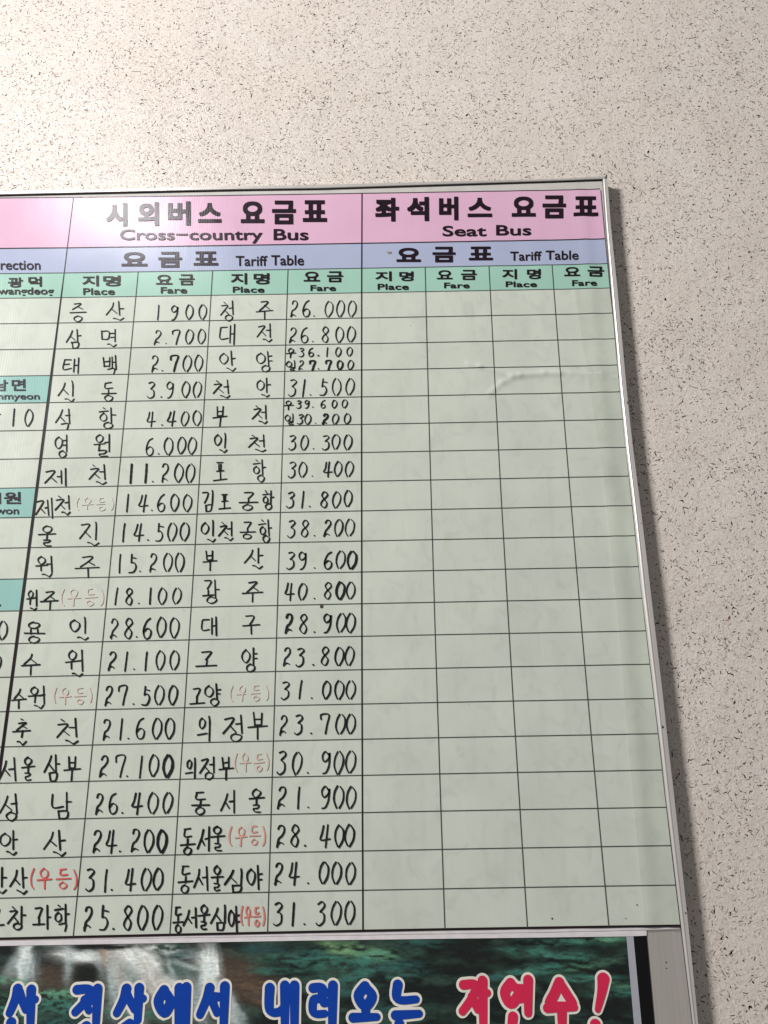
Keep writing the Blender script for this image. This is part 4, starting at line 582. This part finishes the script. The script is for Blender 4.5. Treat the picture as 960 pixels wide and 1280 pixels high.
def pic_col(x, z):
    # print of a mossy forest stream: dark rock, green foliage, white falls on the left; BLOBS are its patches, painted in order
    wx = (fbm(x*30, z*50, 3)-.5)*.020; wz = (fbm(x*34, z*70, 5)-.5)*.010
    X, Z_ = x+wx, z+wz
    n = fbm(X*24, Z_*80, 9, 5); n2 = fbm(X*85, Z_*150, 17, 4)
    c = Vector((.007, .011, .010)).lerp(Vector((.030, .060, .046)), max(0, min(1, (n-.42)*3)))
    for bx, bz, rx, rz, ca, sa, col, k, kind in BLOBS:
        dx, dz = X-bx, Z_-bz
        if abs(dx) > .2 or abs(dz) > .12: continue
        a, b = (dx*ca+dz*sa)/rx, (-dx*sa+dz*ca)/rz; q = a*a+b*b
        if q > 5: continue
        e = 1/(1+math.exp((math.sqrt(q)-1)*(3.6 if kind == 0 else 5)))
        if kind == 0: m_ = .25+1.5*fbm(b*rz*330, a*rx*26, 31, 4)                # falling water: vertical threads
        elif kind == 1: m_ = max(0, min(1.15, (fbm(X*(120 if x < -.35 else 45), Z_*(300 if x < -.35 else 240), 23, 5)-.33)*3.4))                        # foliage: leafy dabs
        else: m_ = .75+.5*n2
        c = c.lerp(Vector(col), max(0, min(1, e*k*m_)))
    return c
NX, NZ = 620, 120
V, F, CC = [], [], []
for j in range(NZ+1):
    for i in range(NX+1):
        x, z = pic_point(i/NX, j/NZ); V.append((x*T, Yb-.0002, z*T)); CC.append(pic_col(x*T, z*T))
for j in range(NZ):
    for i in range(NX):
        a = j*(NX+1)+i; F.append((a, a+NX+1, a+NX+2, a+1))
pm, nt, b = nodes('waterfall_print')
at_ = N(nt, 'ShaderNodeAttribute', attribute_name='print_colour')
nn = N(nt, 'ShaderNodeTexNoise'); nn.inputs['Scale'].default_value = 1; nn.inputs['Detail'].default_value = 8; nn.inputs['Roughness'].default_value = .7
nt.links.new(world_pos(nt, (90, 90, 260)), nn.inputs['Vector'])
cc = mixc(nt, .7, at_.outputs['Color'], ramp(nt, nn.outputs['Fac'], .3, .72, (.6,.6,.6,1), (2.0,2.05,2.0,1)), 'MULTIPLY')
nt.links.new(cc, b.inputs['Base Color']); b.inputs['Roughness'].default_value = .38; b.inputs['Specular IOR Level'].default_value = .35
pic = bpart('waterfall_picture', V, F, pm)
ca = pic.data.color_attributes.new('print_colour', 'FLOAT_COLOR', 'POINT')
buf = []
for c in CC: buf += [c[0], c[1], c[2], 1.0]
ca.data.foreach_set('color', buf)
def strip(name, pts, y, mat):
    n = len(pts); V = [(x*T, y, z*T) for x, z in pts]+[(x*T, .0014, z*T) for x, z in pts]
    o = bpart(name, V, [tuple(range(n))[::-1], tuple(range(n, 2*n))]+[(i, (i+1) % n, n+(i+1) % n, n+i) for i in range(n)], mat)
    import bmesh
    bm = bmesh.new(); bm.from_mesh(o.data); bmesh.ops.recalc_face_normals(bm, faces=bm.faces); bm.to_mesh(o.data); bm.free()
    return o
strip('black_strip', POST['black'], Yb-.0003, M['black'])
strip('grey_strip', POST['grey'], Yb-.0005, M['grey'])
strip('white_tape_strip', POST['tape'], Yb-.0009, M['white'])
# margin of the printed sheet under the last rule: pinkish white paper with a thin grey edge
lo = [g(c, 23) for c in range(-1, 9)]; E_ = POST['edge']
V = [(p[0]*T, .0002, (p[1]+14)*T) for p in lo]+[(p[0]*T, .0002, at_x(E_, p[0])*T) for p in lo]
part('sheet_margin', V, [(i, 10+i, 11+i, i+1) for i in range(9)], M['white'])
rule('margin_edge', [(p[0], at_x(E_, p[0])) for p in lo], 9, M['alu'], -.0004)

def thick_letter(colour, ch, strokes):
    col = M['lblue'] if colour == 'blue' else M['lred']
    # outline first (wider, cream), then the coloured face on it
    V, F = [], []; V2, F2 = [], []
    for k, s in enumerate(strokes):
        closed = s[0] == s[-1]
        q = smooth([tuple(p) for p in s], 6); q = [(x*T, z*T) for x, z in q]
        dot = math.dist(q[0], q[-1]) < .004 and not closed
        wi = .0138 if dot or closed else .0122
        if ch == '!' and not dot: wi = [lerp(.0170, .0078, i/(len(q)-1)) for i in range(len(q))]
        elif not closed: wi = [wi*lerp(1.12, .88, i/(len(q)-1)) for i in range(len(q))]
        else: wi = [wi]*len(q)
        wo = [v+.0078 for v in wi]
        ribbon(V2, F2, q, wo, Yb-.0004-.00008*k, 0, .08, 10, .00007)
        ribbon(V, F, q, wi, Yb-.0012-.00008*k, 0, .25, 10, .00007)
    root = bpart('slogan_letter', V, F, col)
    root['label'] = colour+' letter with cream outline'
    o = bpart('letter_outline', V2, F2, M['cream'], root)
    return root
for colour, ch, strokes in LETTERS: thick_letter(colour, ch, strokes)
